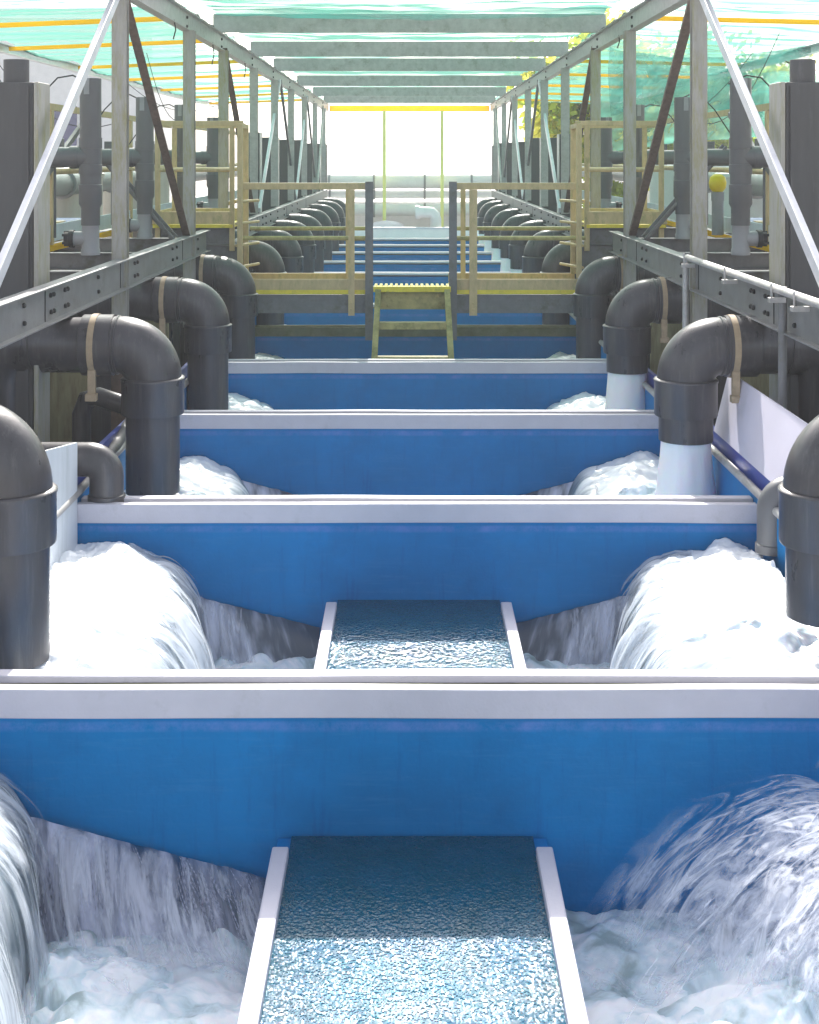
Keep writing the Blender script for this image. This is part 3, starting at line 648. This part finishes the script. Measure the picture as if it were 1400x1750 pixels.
# ------------------------------------------------------------------ side trusses: posts, upper beams, diagonals
TX = 1.985
POSTS = [6.1, 9.1, 11.95, 14.15, 16.9, 19.5, 22.2, 25.0, 27.8, 30.6]
for s in (-1, 1):
    t = thing('eaves_beam', (s * TX, 4, 2.83), f'long galvanised eaves beam under the {side(s)} edge of the net roof', 'steel beam', 'eaves beams')
    b = MB(); b.channel((s * TX, 4, 2.915), (s * TX, 33, 2.915), .07, .17, .009, flip=-s if s < 0 else -1); b.ibeam((s * (TX + .0), 4, 2.915), (s * TX, 33, 2.915), .085, .172, .008); obj('beam', b, 'steel', t)
    b = MB(); pts = []
    for y in POSTS[1:]:
        pts += [(s * (TX - .005), y, 2.87), (s * (TX - .005), y + .01, 2.95)]
    bolts(b, pts, -s, .014); obj('bolt_heads', b, 'black', t)
    for k, y in enumerate(POSTS[1:], 1):
        b = MB(); b.channel((s * (TX - .03), y, .2 if k < 3 else 1.0), (s * (TX - .03), y, 2.83), .10, .085, .006, up=(0, 1, 0), flip=s)
        for zz in (2.3, 2.35, 1.9): b.lathe((s * (TX - .03) - .02, y - .042, zz), [(.008, 0), (.008, -.004)], 8, 'Y')
        tag(obj('truss_post', b, 'steelmoss' if k < 4 else 'steel'), f'{ORD[k]} upright steel post of the {side(s)} truss', 'post', 'upright truss posts')
    D = [(9.1, 6.2, 'steelbright', 'bright flat diagonal brace crossing the near grey column'), (9.15, 11.8, 'rust', 'rusty brown diagonal brace leaning away from the nearest post'),
         (14.2, 16.8, 'rust', 'rusty diagonal brace above the raised side platform'), (20.3, 17.5, 'steelbright', 'pale diagonal brace behind the side platform'), (20.4, 23.0, 'steeldark', 'grey diagonal brace in the middle of the far truss'),
         (25.6, 23.2, 'steelbright', 'small pale diagonal brace in the far truss'), (25.7, 28.2, 'steeldark', 'small dark diagonal brace in the far truss'), (30.5, 28.6, 'steel', 'last tiny diagonal brace of the far truss')]
    for (ya, yb, m_, nm) in D:
        b = MB(); wdt = .062 if m_ != 'rust' else .066
        b.prism((s * (TX - .03), ya, 2.86), (s * (TX - .03), yb, 1.02), [(-wdt / 2, -.005), (-wdt / 2, .03), (-wdt / 2 + .006, .03), (-wdt / 2 + .006, .003), (wdt / 2, .003), (wdt / 2, -.005)] if m_ == 'rust' else [(-.018, -.036), (.018, -.036), (.018, .036), (-.018, .036)], up=(0, 0, 1))
        tag(obj('diagonal_brace', b, m_, bevel=.003), f'{nm} on the {side(s)}', 'brace', 'diagonal truss braces')
    # knee brace outside
    b = MB(); b.bar((s * 2.10, 12.0, .98), (s * 2.82, 12.0, 1.80), .02, .07, (0, 1, 0)); b.bar((s * 2.10, 12.03, .98), (s * 2.82, 12.03, 1.80), .07, .015, (0, 1, 0))
    tag(obj('knee_brace', b, 'steeldark'), f'dark knee brace sloping down to the beam on the {side(s)}', 'brace', 'knee braces')
# lateral beams carrying the outer pipes
for s in (-1, 1):
    for k, y in enumerate((8.6, 10.25, 12.1)):
        b = MB(); b.ibeam((s * 2.06, y, .915), (s * 3.4, y, .915), .1, .13, .01)
        tag(obj('cross_beam', b, 'steeldark'), f"dark short cross beam on the {side(s)}, {['lowest, at the near grey column', 'under the nearest valve pipe', 'under the second valve pipe'][k]}", 'steel beam', 'short cross beams')

# ------------------------------------------------------------------ tall grey trunking columns
def trunking(s, y, zt, k):
    nm = f"tall dark grey trunking column at the {side(s)} edge of the picture" if k == 0 else f'{ORD[k]} grey trunking column of the far {side(s)} row'
    t = thing('trunking_column', (s * 2.16, y, -1.4), nm, 'column', 'grey trunking columns')
    b = MB(); x0, x1 = (1.995, 2.225) if k else (2.075, 2.30)
    b.box(s * (x0 + .008), s * x1, y, y + .2, -1.4, zt); obj('trunking', b, 'trunk', t, bevel=.004)
    b = MB(); b.box(s * (x0 - .026 * (1 if k == 0 else .4)), s * x0 , y - .02, y + .22, -1.4, zt - .0); obj('flange', b, 'steelmoss' if k == 0 else 'steel', t, bevel=.003)
    if k == 0:
        b = MB(); b.lathe((s * (x0 + .13), y + .1, zt - .05), [(.07, 0), (.07, .18), (.062, .18), (.062, .05)], 20); obj('pipe_end', b, 'trunk', t)
        b = MB(); b.box(s * (x0 + .03), s * (x0 + .05), y - .012, y - .002, -1.4, zt - .02); obj('corner_strip', b, 'trunk', t)
for s in (-1, 1):
    trunking(s, 7.45, 2.12, 0)
    for k, y in enumerate((17.9, 20.3, 22.8, 25.2, 27.6, 30.0, 32.4), 1): trunking(s, y, 2.02 + .02 * math.sin(k * 2.3 + s), k)

# ------------------------------------------------------------------ vertical valve pipes
def valve_pipe(s, X, y, k, zt):
    t = thing('valve_pipe', (s * X, y, .98), f"{['nearest', 'second', 'third', 'fourth'][k]} standing grey pipe with tee and valve on the {side(s)}", 'pipe', 'standing pipes with tees')
    c = (s * X, y, 0)
    b = MB(); b.lathe(c, [(.079, 1.85), (.079, zt), (.072, zt), (.072, zt - .1)], 28); obj('upper_pipe', b, 'pvcmid', t)
    b = MB(); b.box(s * (X + .01) - .02, s * (X + .01) + .02, y - .086, y - .079, zt - .12, zt); obj('clip', b, 'pvclight', t)
    b = MB(); b.lathe(c, [(.078, 1.58), (.085, 1.58), (.085, 1.65), (.081, 1.652), (.081, 1.77), (.085, 1.772), (.085, 1.85), (.078, 1.85)], 28)
    b.tube([(s * X, y, 1.705), (s * (X + .115), y, 1.705)], .081, 28); b.lathe((s * (X + .09), y, 1.705), [(.081, 0), (.085, 0), (.085, .06 * s), (.081, .06 * s)], 28, 'X'); obj('tee', b, 'pvcmid', t)
    b = MB(); b.tube([(s * (X + .11), y, 1.705), (s * (X + 1.1), y, 1.705)], .077, 28); obj('branch', b, 'pvcmid', t)
    b = MB(); b.lathe(c, [(.070, 1.20), (.070, 1.33), (.085, 1.36), (.085, 1.50), (.078, 1.505), (.078, 1.54), (.078, 1.58)][::-1], 28); obj('reducer', b, 'pvcmid', t)
    b = MB(); b.lathe(c, [(.064, .98), (.070, .98), (.070, 1.02), (.064, 1.03), (.064, 1.2), (.064, 1.22)], 28); b.tube([(s * X, y, 1.10), (s * (X + .12), y - .0, 1.10)], .056, 24); obj('lower_tee', b, 'pvclight', t)
    b = MB(); b.lathe((s * (X + .12), y, 1.10), [(.056, 0), (.066, 0), (.066, .035 * s), (.05, .04 * s), (.05, .07 * s)], 20, 'X')
    for q_ in range(5):
        a = q_ * 1.256; b.box(s * (X + .15), s * (X + .2), y + .05 * math.cos(a) - .01, y + .05 * math.cos(a) + .01, 1.10 + .05 * math.sin(a) - .01, 1.10 + .05 * math.sin(a) + .01)
    obj('valve', b, 'black', t)
for s in (-1, 1):
    valve_pipe(s, 2.37 if s < 0 else 2.46, 10.0, 0, 2.29); valve_pipe(s, 2.36 if s < 0 else 2.44, 12.0, 1, 2.24); valve_pipe(s, 2.40, 14.2, 2, 2.26); valve_pipe(s, 2.42, 16.6, 3, 2.2)

# ------------------------------------------------------------------ crossing platform
PF, PB = 13.0, 13.85
def rail_post(b, x, y, z0, z1, w_=.05): b.box(x - w_ / 2, x + w_ / 2, y, y + .04, z0, z1)
for s in (-1, 1):
    xi, xo = (.39, 1.64) if s < 0 else (.40, 1.70)
    t = thing('crossing_platform', (s * 1.0, PF, .2), f'{side(s)} half of the tan crossing platform with handrails', 'platform', 'halves of the crossing platform')
    b = MB(); b.box(s * xi, s * xo, PF, PF + .02, .425, .53); obj('kick_board', b, 'tan', t, bevel=.003)
    b = MB(); b.box(s * xi, s * xo, PB, PB + .02, .43, .515); obj('kick_board', b, 'tan', t, bevel=.003)
    b = MB()
    n = 34
    b.box(s * xi, s * xo, PF - .004, PF + .03, .385, .425)
    for k in range(n):
        x = xi + (xo - xi) * k / n; b.box(s * x, s * (x + .012), PF + .031, PB - .001, .39, .42)
    for k in range(5): b.box(s * xi, s * xo, PF + .12 + .16 * k, PF + .13 + .16 * k, .392, .4225)
    obj('grating', b, 'yellow', t)
    b = MB(); b.ibeam((s * xi, PB - .06, .285), (s * xo, PB - .06, .285), .08, .19, .01); obj('edge_beam', b, 'steeldark', t)
    b = MB(); b.box(s * xi, s * xo, PF + .005, PF + .05, .20, .378); obj('edge_beam', b, 'steeldark', t)
    b = MB(); b.box(s * (xi + .0), s * (xo + .0), PF - .002, PF + .045, 1.395, 1.46); b.box(s * (xi + .06), s * (xo), PB - .02, PB + .02, 1.40, 1.445); obj('top_rail', b, 'tan', t, bevel=.004)
    b = MB(); b.tube([(s * xi, PF + .02, .925), (s * xo, PF + .02, .925)], .021, 14); b.tube([(s * (xi + .05), PB, .985 - .01), (s * xo, PB, .975)], .021, 14); obj('mid_rail', b, 'tangreen', t)
    b = MB(); rail_post(b, s * (xi + .17 if s < 0 else xi + .215), PF - .03, .18, 1.394, .06 if s < 0 else .075)
    for zz in (.24, .30):
        xx = s * (xi + .17 if s < 0 else xi + .215); b.lathe((xx, PF - .031, zz), [(.012, 0), (.012, -.008), (.007, -.012)], 8, 'Y')
    obj('rail_post', b, 'tan', t)
    b = MB(); rail_post(b, s * (xi + .24 if s < 0 else xi + .15), PB - .04, .4, 1.4, .05); obj('rail_post', b, 'tan', t, bevel=.003)
    px = xi - .002 if s < 0 else xi + .018
    b = MB(); b.channel((s * px, PF - .05, -.05), (s * px, PF - .05, 1.472), .075, .06, .008, up=(0, 1, 0), flip=s); obj('end_post', b, 'steeldark', t)
# stepladder between the halves
t = thing('stepladder', (.03, 12.55, -.25), 'algae stained yellow stepladder in the middle of the crossing platform', 'stepladder')
b = MB(); b.box(-.345, .395, 12.86, 13.2, .425, .45)
for k in range(15): b.box(-.340 + .0497 * k, -.312 + .0497 * k, 12.862, 13.19, .451, .47)
b.box(-.345, .395, 12.84, 12.858, .42, .472); obj('top_step', b, 'yellow', t, bevel=.003)
for s in (-1, 1):
    b = MB(); x = .03 + s * .34; b.bar((x - s * .01, 12.88, .42), (x + s * .02, 12.45, -.25), .055, .11, (0, 1, 0)); obj('stringer', b, 'tangreen', t, bevel=.004)
b = MB(); b.box(-.28, .34, 12.9, 12.93, .25, .418)
for x in (-.21, .27):
    for zz in (.29, .37): b.lathe((x, 12.9, zz), [(.013, 0), (.013, -.008), (.008, -.013)], 8, 'Y')
obj('riser_board', b, 'tangreen', t)
for (yy, zz) in ((12.68, .13), (12.5, -.17)):
    b = MB(); b.box(-.30, .36, yy, yy + .16, zz - .02, zz + .012); b.box(-.30, .36, yy - .012, yy - .001, zz - .045, zz + .02); obj('step', b, 'tangreen', t, bevel=.003)

# raised side platforms with rails
for s in (-1, 1):
    t = thing('side_platform', (s * 2.05, 13, .95), f'raised tan railed platform on the {side(s)} of the crossing', 'platform', 'raised side platforms')
    xi, xo = 1.71, 2.46
    for yy, dz in ((13.02, 0), (13.95, 0)):
        b = MB(); b.box(s * xi, s * xo, yy, yy + .03, 1.06, 1.18); obj('kick_board', b, 'tan', t, bevel=.003)
        b = MB(); b.box(s * (xi - .10 if yy < 13.5 else xi), s * xo, yy, yy + .045, 2.01, 2.06); obj('top_rail', b, 'tan', t, bevel=.003)
        b = MB(); b.tube([(s * xi, yy + .02, 1.585), (s * xo, yy + .02, 1.585)], .020, 12); obj('mid_rail', b, 'tan', t)
        for xx in (xi + .01, xo - .02):
            b = MB(); b.box(s * (xx - .024), s * (xx + .024), yy + .002, yy + .042, .8, 2.008); obj('rail_post', b, 'tan', t, bevel=.003)
    b = MB(); b.box(s * xo, s * (xo + .03), 13.0, 13.98, 1.06, 1.18); b.box(s * xo, s * (xo + .04), 13.08, 13.94, 2.01, 2.055); obj('side_rail', b, 'tan', t, bevel=.003)
    b = MB(); b.box(s * xi, s * (xo + .02), 13.0, 13.99, 1.025, 1.055); obj('deck', b, 'yellow', t)
    b = MB(); b.ibeam((s * 1.72, 13.08, .94), (s * 2.6, 13.08, .94), .1, .165, .01); b.box(s * 1.66, s * 2.0, 13.06, 13.4, .35, .85); obj('support_beam', b, 'steeldark', t)
    # boarding ladder next to the tank
    t = thing('short_ladder', (s * 1.63, 12.9, .5), f'short tan ladder joining the crossing to the {side(s)} raised platform', 'ladder', 'short ladders')
    for yy, zt in ((12.88, 2.03), (13.35, 2.03)):
        b = MB(); b.box(s * 1.60, s * 1.65, yy, yy + .045, .55, zt); obj('stringer', b, 'tan', t, bevel=.003)
    b = MB(); b.box(s * 1.60, s * 1.65, 12.926, 13.349, 1.99, 2.03); obj('top_bar', b, 'tan', t)
    for zz in (.65, .86, 1.07, 1.28):
        b = MB(); b.tube([(s * 1.66, 12.90, zz), (s * 1.50, 13.37, zz)], .014, 10); obj('rung', b, 'tan', t)

# outer walkways
for s in (-1, 1):
    t = thing('outer_walkway', (s * 3.1, 8, .9), f'outer walkway with tan handrail on the {side(s)}', 'walkway', 'outer walkways')
    X = 3.0
    b = MB(); b.box(s * (X - .02), s * (X + .025), 8, 24, 2.10, 2.155); obj('top_rail', b, 'tan', t)
    b = MB(); b.tube([(s * X, 8, 1.585), (s * X, 24, 1.585)], .026, 12); obj('mid_rail', b, 'tan', t)
    for yy in (8.4, 11.2, 14.4, 17.6, 20.8):
        b = MB(); b.box(s * (X - .026), s * (X + .026), yy, yy + .07, .8, 2.098); obj('rail_post', b, 'tan', t, bevel=.003)
    b = MB(); b.box(s * (X - .012), s * (X + .012), 8, 24, 1.0, 1.14); obj('kick_board', b, 'white', t)
    b = MB(); b.box(s * (X + .01), s * (X + .9), 8, 24, .93, .97); obj('deck', b, 'steeldark', t)
    b = MB(); b.box(s * (X - .05), s * (X + .005), 8, 24, .93, .975); obj('edge_strip', b, 'strapyellow', t)
    b = MB(); b.box(s * (X + .05), s * (X + .8), 12.2, 13.1, .98, 1.12); 
    tag(obj('folded_tarp', b, 'bluetarp', bevel=.04), f'folded blue tarp lying on the {side(s)} outer walkway', 'tarp')
    for k, (x, y, r, h) in enumerate(((4.3, 15.5, .75, 1.62), (4.6, 12.2, .7, 1.55), (4.2, 19, .8, 1.7), (6.5, 17, .9, 1.8))):
        t = thing('storage_tank', (s * x, y, -1.4), f"{['middle', 'nearest', 'farthest', 'outermost'][k]} round pale metal tank beyond the {side(s)} walkway", 'tank', 'round metal tanks')
        b = MB(); b.lathe((s * x, y, 0), [(r, -1.4), (r, h - .15), (r + .02, h - .14), (r + .02, h - .10), (r, h - .09), (r * .7, h), (.2, h + .06), (.05, h + .07)], 48); obj('shell', b, 'tank' if s < 0 else 'wallwhite', t)
        b = MB(); b.lathe((s * (x - .2), y, h), [(.13, 0), (.13, .1), (.16, .1), (.16, .13), (.1, .15)], 20); obj('hatch', b, 'steeldark', t)
# the yellow float and its grey stand on the right
t = thing('yellow_buoy', (2.885, 12.6, 1.0), 'bright yellow ball float on a short grey post at the right', 'float')
b = MB(); b.lathe((2.885, 12.6, 0), [(.02, 1.38), (.05, 1.385), (.075, 1.42), (.082, 1.47), (.07, 1.52), (.04, 1.545), (.015, 1.55)], 24); obj('ball', b, 'brightyellow', t)
b = MB(); b.lathe((2.885, 12.6, 0), [(.055, .98), (.055, 1.30), (.06, 1.30), (.06, 1.38), (.04, 1.385)], 24); obj('post', b, 'pvclight', t)

# ------------------------------------------------------------------ roof
PUR = [11.1, 14.0, 17.3, 20.2, 24.4, 28.4, 32]
for k, y in enumerate(PUR):
    b = MB(); b.ibeam((-2.04, y, 3.10), (2.04, y, 3.10), .07, .19, .008); b.box(-2.04, 2.04, y - .034, y - .004, 3.012, 3.188, seg=20, wob=.003, seed=k)
    tag(obj('roof_beam', b, 'steel'), f'{ORD[k+1]} grey cross beam under the net roof, counted from overhead', 'steel beam', 'cross beams of the roof')
b = MB(); b.box(-1.95, 1.95, 32.8, 32.95, 2.84, 2.98); tag(obj('yellow_beam', b, 'strapyellow'), 'thin yellow beam across the far end of the roof', 'beam')
STR = [9.9, 12.75, 15.2, 18.4, 21.3, 24.5, 27.5, 30.5]
for s in (-1, 1):
    for k, y in enumerate(STR):
        if s > 0 and k in (2,): continue
        b = MB(); xo = 4.55
        b.prism((s * 2.05, y, 3.03), (s * xo, y + .1, 2.94 if s < 0 else 2.98), [(-.02, -.022), (.02, -.022), (.02, .022), (-.02, .022)], seg=4)
        tag(obj('yellow_batten', b, 'strapyellow'), f'{ORD[k+1]} yellow batten under the {side(s)} side net', 'batten', 'yellow battens of the side nets')
    b = MB(); b.channel((s * 4.56, 8, 2.93), (s * 4.56, 33, 2.93), .08, .1, .008, flip=-s); tag(obj('edge_rail', b, 'steelbright'), f'pale perforated rail along the outer edge of the {side(s)} side net', 'steel rail', 'outer roof rails')
def net_center(u, v):
    x = -2.05 + 4.1 * u; y = 11.2 + 21.5 * v
    # sag between purlins
    ys = PUR; j = max(i for i in range(len(ys)) if ys[i] <= y); y0 = ys[j]; y1 = ys[min(j + 1, len(ys) - 1)] if j + 1 < len(ys) else y0 + 3
    k = (y - y0) / max(.1, (y1 - y0)); sag = .10 * math.sin(math.pi * k) * (1 - (2 * u - 1) ** 2 * .4)
    if j == 0: sag *= .4
    return (x, y, 3.225 - sag + .035 * FB(x * .5, y * 3.0, 2) + .02 * N(x * 2, y * 6, 7) + .02)
b = MB(); b.grid(60, 260, net_center); tag(obj('shade_net', b, 'netroof'), 'green shade net over the middle of the roof', 'shade net', 'shade nets')
for s in (-1, 1):
    def net_side(u, v, s=s):
        x = 2.02 + 2.54 * u; y = 9.0 + 24 * v
        ys = STR; k = 0
        for i in range(len(ys) - 1):
            if ys[i] <= y < ys[i + 1]: k = (y - ys[i]) / (ys[i + 1] - ys[i])
        return (s * x, y, 3.085 - .085 * (x - 2) / 2.5 - .09 * math.sin(math.pi * k) + .03 * FB(x * .8, y * 2.6, 5 + s) + .03)
    b = MB(); b.grid(50, 260, net_side); tag(obj('shade_net', b, 'netside'), f'green shade net over the {side(s)} walkway, striped by yellow battens', 'shade net', 'shade nets')
# drooping dark net fold over the first visible purlin
def fold(u, v):
    x = -2.0 + 4.0 * u; c = 1 - (2 * u - 1) ** 2
    return (x, 13.55 + .25 * v + .05 * N(x * 2, v * 3, 1), 3.24 - .05 * c - .07 * v - .02 * N(x * 3, v, 4))
b = MB(); b.grid(80, 10, fold); tag(obj('net_fold', b, 'netdark'), 'dark folded hem of green net drooping before the first roof beam', 'shade net')
# torn net hanging at the right
def drape(u, v):
    x = 2.35 + 2.25 * u; y = 15.6 + .5 * math.sin(u * 3 + .4) + .10 * math.sin(u * 23 + v * 4) + .08 * FB(u * 5, v * 2, 3)
    low = 2.02 + .30 * abs(math.sin(u * 3.1 + .6)) + .05 * N(u * 9, 0, 2)
    top = 3.0 - .10 * math.sin(math.pi * u)
    return (x, y - .5 * v * math.sin(u * 3), top + (low - top) * v)
b = MB(); b.grid(90, 40, drape); tag(obj('hanging_net', b, 'netdark'), 'big torn green net hanging in folds behind the right truss', 'shade net', 'hanging nets')
def drape2(u, v):
    x = 2.5 + 3.6 * u; y = 17.5 + .15 * math.sin(u * 19 + v * 3)
    return (x, y, 2.62 + .2 * math.sin(u * 2.4) - .85 * v + .06 * N(u * 8, v * 2, 9))
b = MB(); b.grid(90, 30, drape2); tag(obj('hanging_net', b, 'net'), 'paler green net curtain stretched low behind the right pipes', 'shade net', 'hanging nets')
# cables
def cable(pts, r, nm, sag=0.):
    b = MB(); b.tube(pts, r, 6); tag(obj('cable', b, 'black'), nm, 'cable', 'black cables')
for s in (-1, 1):
    pts = []
    for k in range(140):
        y = 6 + 26 * k / 139; pts.append((s * (TX + .02 + .02 * N(k * .7, s, 1)), y, 3.035 + .035 * N(k * .9, s, 4)))
    cable(pts, .011, f'loose black cable lying along the {side(s)} eaves beam')
for k, (x, y, l_) in enumerate(((-1.96, 11.2, .16), (-1.96, 13.4, .22), (-1.96, 16.0, .2), (1.96, 12.6, .12))):
    cable([(x, y, 2.85), (x + .01, y + .03, 2.85 - l_ * .5), (x - .01, y + .02, 2.85 - l_)], .006, f"short black cable tail hanging from the {['left eaves beam near the first post', 'left eaves beam before the third post', 'left eaves beam further back', 'right eaves beam'][k]}")
for s in (-1, 1):
    for k, (X, y, z) in enumerate(((2.37, 10, 2.25), (2.36, 12, 2.2), (2.4, 14.2, 2.2))):
        pts = [(s * X, y, z + .0)] + [(s * (X + .12 * q_ + .02), y + .03 * q_, z + .10 * math.sin(q_ * .9) - .012 * q_ * q_) for q_ in range(1, 7)]
        cable(pts, .006, f"thin black wire looping out of the {['nearest', 'second', 'third'][k]} standing pipe on the {side(s)}")
    for k in range(4):
        y0 = 9.8 + k * 2.6; x0 = 2.4 + .5 * rnd.random(); z0 = 2.0 + .5 * rnd.random(); x1 = x0 + rnd.uniform(.5, 1.5); z1 = 2.9
        pts = [(s * (x0 + (x1 - x0) * q_ / 10 + .0), y0 + .4 * q_ / 10, z0 + (z1 - z0) * (q_ / 10) ** 1.6 - .16 * math.sin(q_ * .314)) for q_ in range(11)]
        cable(pts, .004, f'thin black cable looping up to the {side(s)} side net, {ORD[k+1]} from the front')
for s in (-1, 1):
    b = MB(); b.tube([(s * 3.75, 9, 1.42), (s * 3.75, 30, 1.42)], .13, 24)
    for yy in (10.5, 12.5, 14.5, 17, 20): b.lathe((s * 3.75, yy, 1.42), [(.13, 0), (.165, 0), (.165, .05), (.13, .05)], 24, 'Y')
    tag(obj('main_pipe', b, 'pvclight'), f'long light grey main pipe running beyond the {side(s)} walkway', 'pipe')
    for k in range(4):
        b = MB(); b.box(s * (3.08 + .02 * k), s * (3.5 - .03 * k), 10.6 + .15 * k, 12.0 + .1 * k, .974 + .04 * k, 1.008 + .04 * k)
        tag(obj('plank', b, ('tan', 'boardgreen', 'white', 'tan')[k], bevel=.003), f"{['lowest', 'second', 'third', 'topmost'][k]} plank of the stack on the {side(s)} outer walkway", 'plank', 'stacked planks')
    for k, y in enumerate((10.9, 13.0, 15.4)):
        b = MB(); b.box(s * 2.82, s * 2.95, y, y + .10, 1.62, 1.86); b.box(s * 2.84, s * 2.93, y - .012, y - .001, 1.65, 1.83); b.tube([(s * 2.885, y + .05, 1.62), (s * 2.885, y + .05, 1.05)], .012, 8)
        tag(obj('switch_box', b, 'pvcmid', bevel=.006), f"{['nearest', 'middle', 'farthest'][k]} small grey switch box on the {side(s)} handrail", 'switch box', 'switch boxes')
    b = MB(); b.bar((s * 2.95, 12.4, 2.1), (s * 2.95, 9.4, 1.0), .03, .05); tag(obj('rail_brace', b, 'steeldark'), f'dark slanting brace of the {side(s)} outer handrail', 'brace')
# ------------------------------------------------------------------ far end
t = thing('end_wall', (0, 31, -1.4), 'pale wall closing the far end of the tank', 'wall')
b = MB(); b.box(-1.9, 1.9, 31.2, 31.35, -1.4, .05); obj('wall', b, 'wallwhite', t); b = MB(); b.box(-1.9, 1.9, 31.18, 31.40, .052, .09); obj('coping', b, 'cap', t)
for k, (z, r, y) in enumerate(((1.12, .17, 33.2), (.80, .10, 33.4), (.42, .15, 33.2))):
    t = thing('header_pipe', (0, y, z - r), f"{['upper thick', 'middle thin', 'lower'][k]} pale header pipe across the far end", 'pipe', 'header pipes')
    b = MB(); b.tube([(-3.2, y, z), (3.2, y, z)], r, 28); obj('pipe_run', b, 'wallwhite', t)
    b = MB()
    for x in (-2, -.9, .35, 1.5): b.lathe((x, y, z), [(r, 0), (r + .03, 0), (r + .03, .05), (r, .05)], 28, 'X')
    obj('flanges', b, 'pvclight', t)
b = MB(); b.box(-1.6, 1.6, 33.6, 33.7, -1.4, .6); tag(obj('back_panel', b, 'wallwhite'), 'white panel behind the pipes at the far end', 'panel')
t = thing('pump_elbow', (.5, 31.9, .0), 'white bent pump pipe standing at the far end', 'pump')
b = MB(); b.tube([(.62, 31.8, -.3), (.62, 31.8, .25), (.60, 31.8, .34), (.53, 31.8, .41), (.40, 31.8, .42), (.22, 31.8, .42)], .13, 28); obj('bend', b, 'wallwhite', t)
b = MB(); b.lathe((.14, 31.8, .42), [(.1, 0), (.16, 0), (.16, .1), (.1, .1)], 28, 'X'); obj('flange', b, 'wallwhite', t)
b = MB(); b.lathe((-.55, 32.3, 0), [(.45, -.4), (.45, .02), (.40, .1), (.25, .17), (.05, .2)], 36); tag(obj('lilac_dome', b, 'lilac'), 'low lilac dome lid left of the white pump pipe', 'lid')
for x, nm in ((-.61, 'left'), (.79, 'right')):
    b = MB(); b.box(x - .04, x + .04, 32.6, 32.68, -.2, 2.85); tag(obj('yellow_post', b, 'paleyellow'), f'{nm} thin pale yellow post before the bright sheet', 'post', 'thin yellow posts')
def sheet(u, v): return (-3.4 + 6.8 * u, 36 + .05 * math.sin(u * 30), .9 + 2.9 * v)
b = MB(); b.grid(60, 4, sheet); tag(obj('white_sheet', b, 'sheet'), 'glowing white sheet hung across the far end', 'sheet')

# ------------------------------------------------------------------ buildings and trees beyond
def building(x0, x1, y, h, nm):
    t = thing('building', ((x0 + x1) / 2, y, -1.4), nm, 'building', 'white buildings')
    b = MB(); b.box(x0, x1, y, y + 6, -1.4, h); obj('wall', b, 'wallwhite', t)
    b = MB(); b.box(x0 - .3, x1 + .3, y - .3, y + 6.3, h + .003, h + .25); obj('roof', b, 'wallwhite', t)
    n = int((x1 - x0) / 2.2)
    for k in range(n):
        for zz in (1.9, 4.2):
            if zz + 1.2 > h: continue
            xa = x0 + .6 + k * 2.2
            b = MB(); b.box(xa, xa + 1.4, y - .06, y - .004, zz, zz + 1.1); f = obj('window', b, 'glass', t)
            b = MB(); b.box(xa - .08, xa + 1.48, y - .10, y - .062, zz - .1, zz - .02); b.box(xa + .66, xa + .74, y - .09, y - .062, zz, zz + 1.1); obj('frame', b, 'wallwhite', f)
building(-17, -6.5, 34, 5.2, 'long white building with dusky windows beyond the left walkway')
building(-30, -18, 30, 6.0, 'white building at the far left behind the tanks')
building(7.5, 22, 46, 3.4, 'low white building beyond the right walkway')
def tree(x, y, h, r, seed, nm):
    rr = random.Random(seed)
    t = thing('tree', (x, y, -1.4), nm, 'tree', 'trees beyond the right side')
    b = MB(); b.tube([(x, y, -1.4), (x + .1, y, h * .4), (x, y, h * .75)], [.22, .16, .06], 10)
    for k in range(6):
        a = rr.uniform(0, 6.28); z = h * rr.uniform(.3, .55); b.tube([(x, y, z), (x + math.cos(a) * r * .5, y + math.sin(a) * r * .5, z + r * .4), (x + math.cos(a) * r * .8, y + math.sin(a) * r * .8, z + r * .7)], [.08, .05, .015], 7)
    obj('trunk', b, 'bark', t)
    for m_, cnt in (('leaf', 5200), ('leafyellow', 3800)):
        b = MB(); cl = [(Vector((rr.gauss(0, .5), rr.gauss(0, .5), rr.gauss(0, .45))) * r, rr.uniform(.25, .5) * r) for _ in range(16)]
        vs, fs = [], []
        for k in range(cnt):
            c, cr_ = rr.choice(cl); p = Vector((x, y, h * .68)) + c + Vector((rr.gauss(0, .5), rr.gauss(0, .5), rr.gauss(0, .5))) * cr_
            s_ = rr.uniform(.09, .2); a = Vector((rr.gauss(0, 1), rr.gauss(0, 1), rr.gauss(0, 1))).normalized(); q_ = a.orthogonal().normalized(); w2 = a.cross(q_)
            i0 = len(vs); vs += [p + q_ * s_, p + w2 * s_ * .5, p - q_ * s_, p - w2 * s_ * .5]; fs.append((i0, i0 + 1, i0 + 2, i0 + 3))
        b.add(vs, fs); obj('crown', b, m_, t)
tree(5.1, 36, 4.5, 1.9, 1, 'yellow green tree just right of the far end of the roof')
tree(7.6, 38, 4.6, 2.0, 2, 'taller leafy tree seen between the right truss posts')
tree(10.5, 41, 3.9, 1.9, 3, 'leafy tree furthest right behind the hanging net')
# ------------------------------------------------------------------ haze
hb = MB(); hb.box(-60, 60, -8, 75, -2.4, 9.5)
hm = bpy.data.materials.new('haze'); hm.use_nodes = True; n = hm.node_tree.nodes; n.clear()
ho = n.new('ShaderNodeOutputMaterial'); pv = n.new('ShaderNodeVolumePrincipled'); pv.inputs['Density'].default_value = .0019; pv.inputs['Color'].default_value = (.97, .98, 1, 1); pv.inputs['Anisotropy'].default_value = .3
hm.node_tree.links.new(pv.outputs[0], ho.inputs['Volume'])
h = obj('haze', hb, hm, origin=(0, 30, -2.4)); tag(h, kind='stuff')
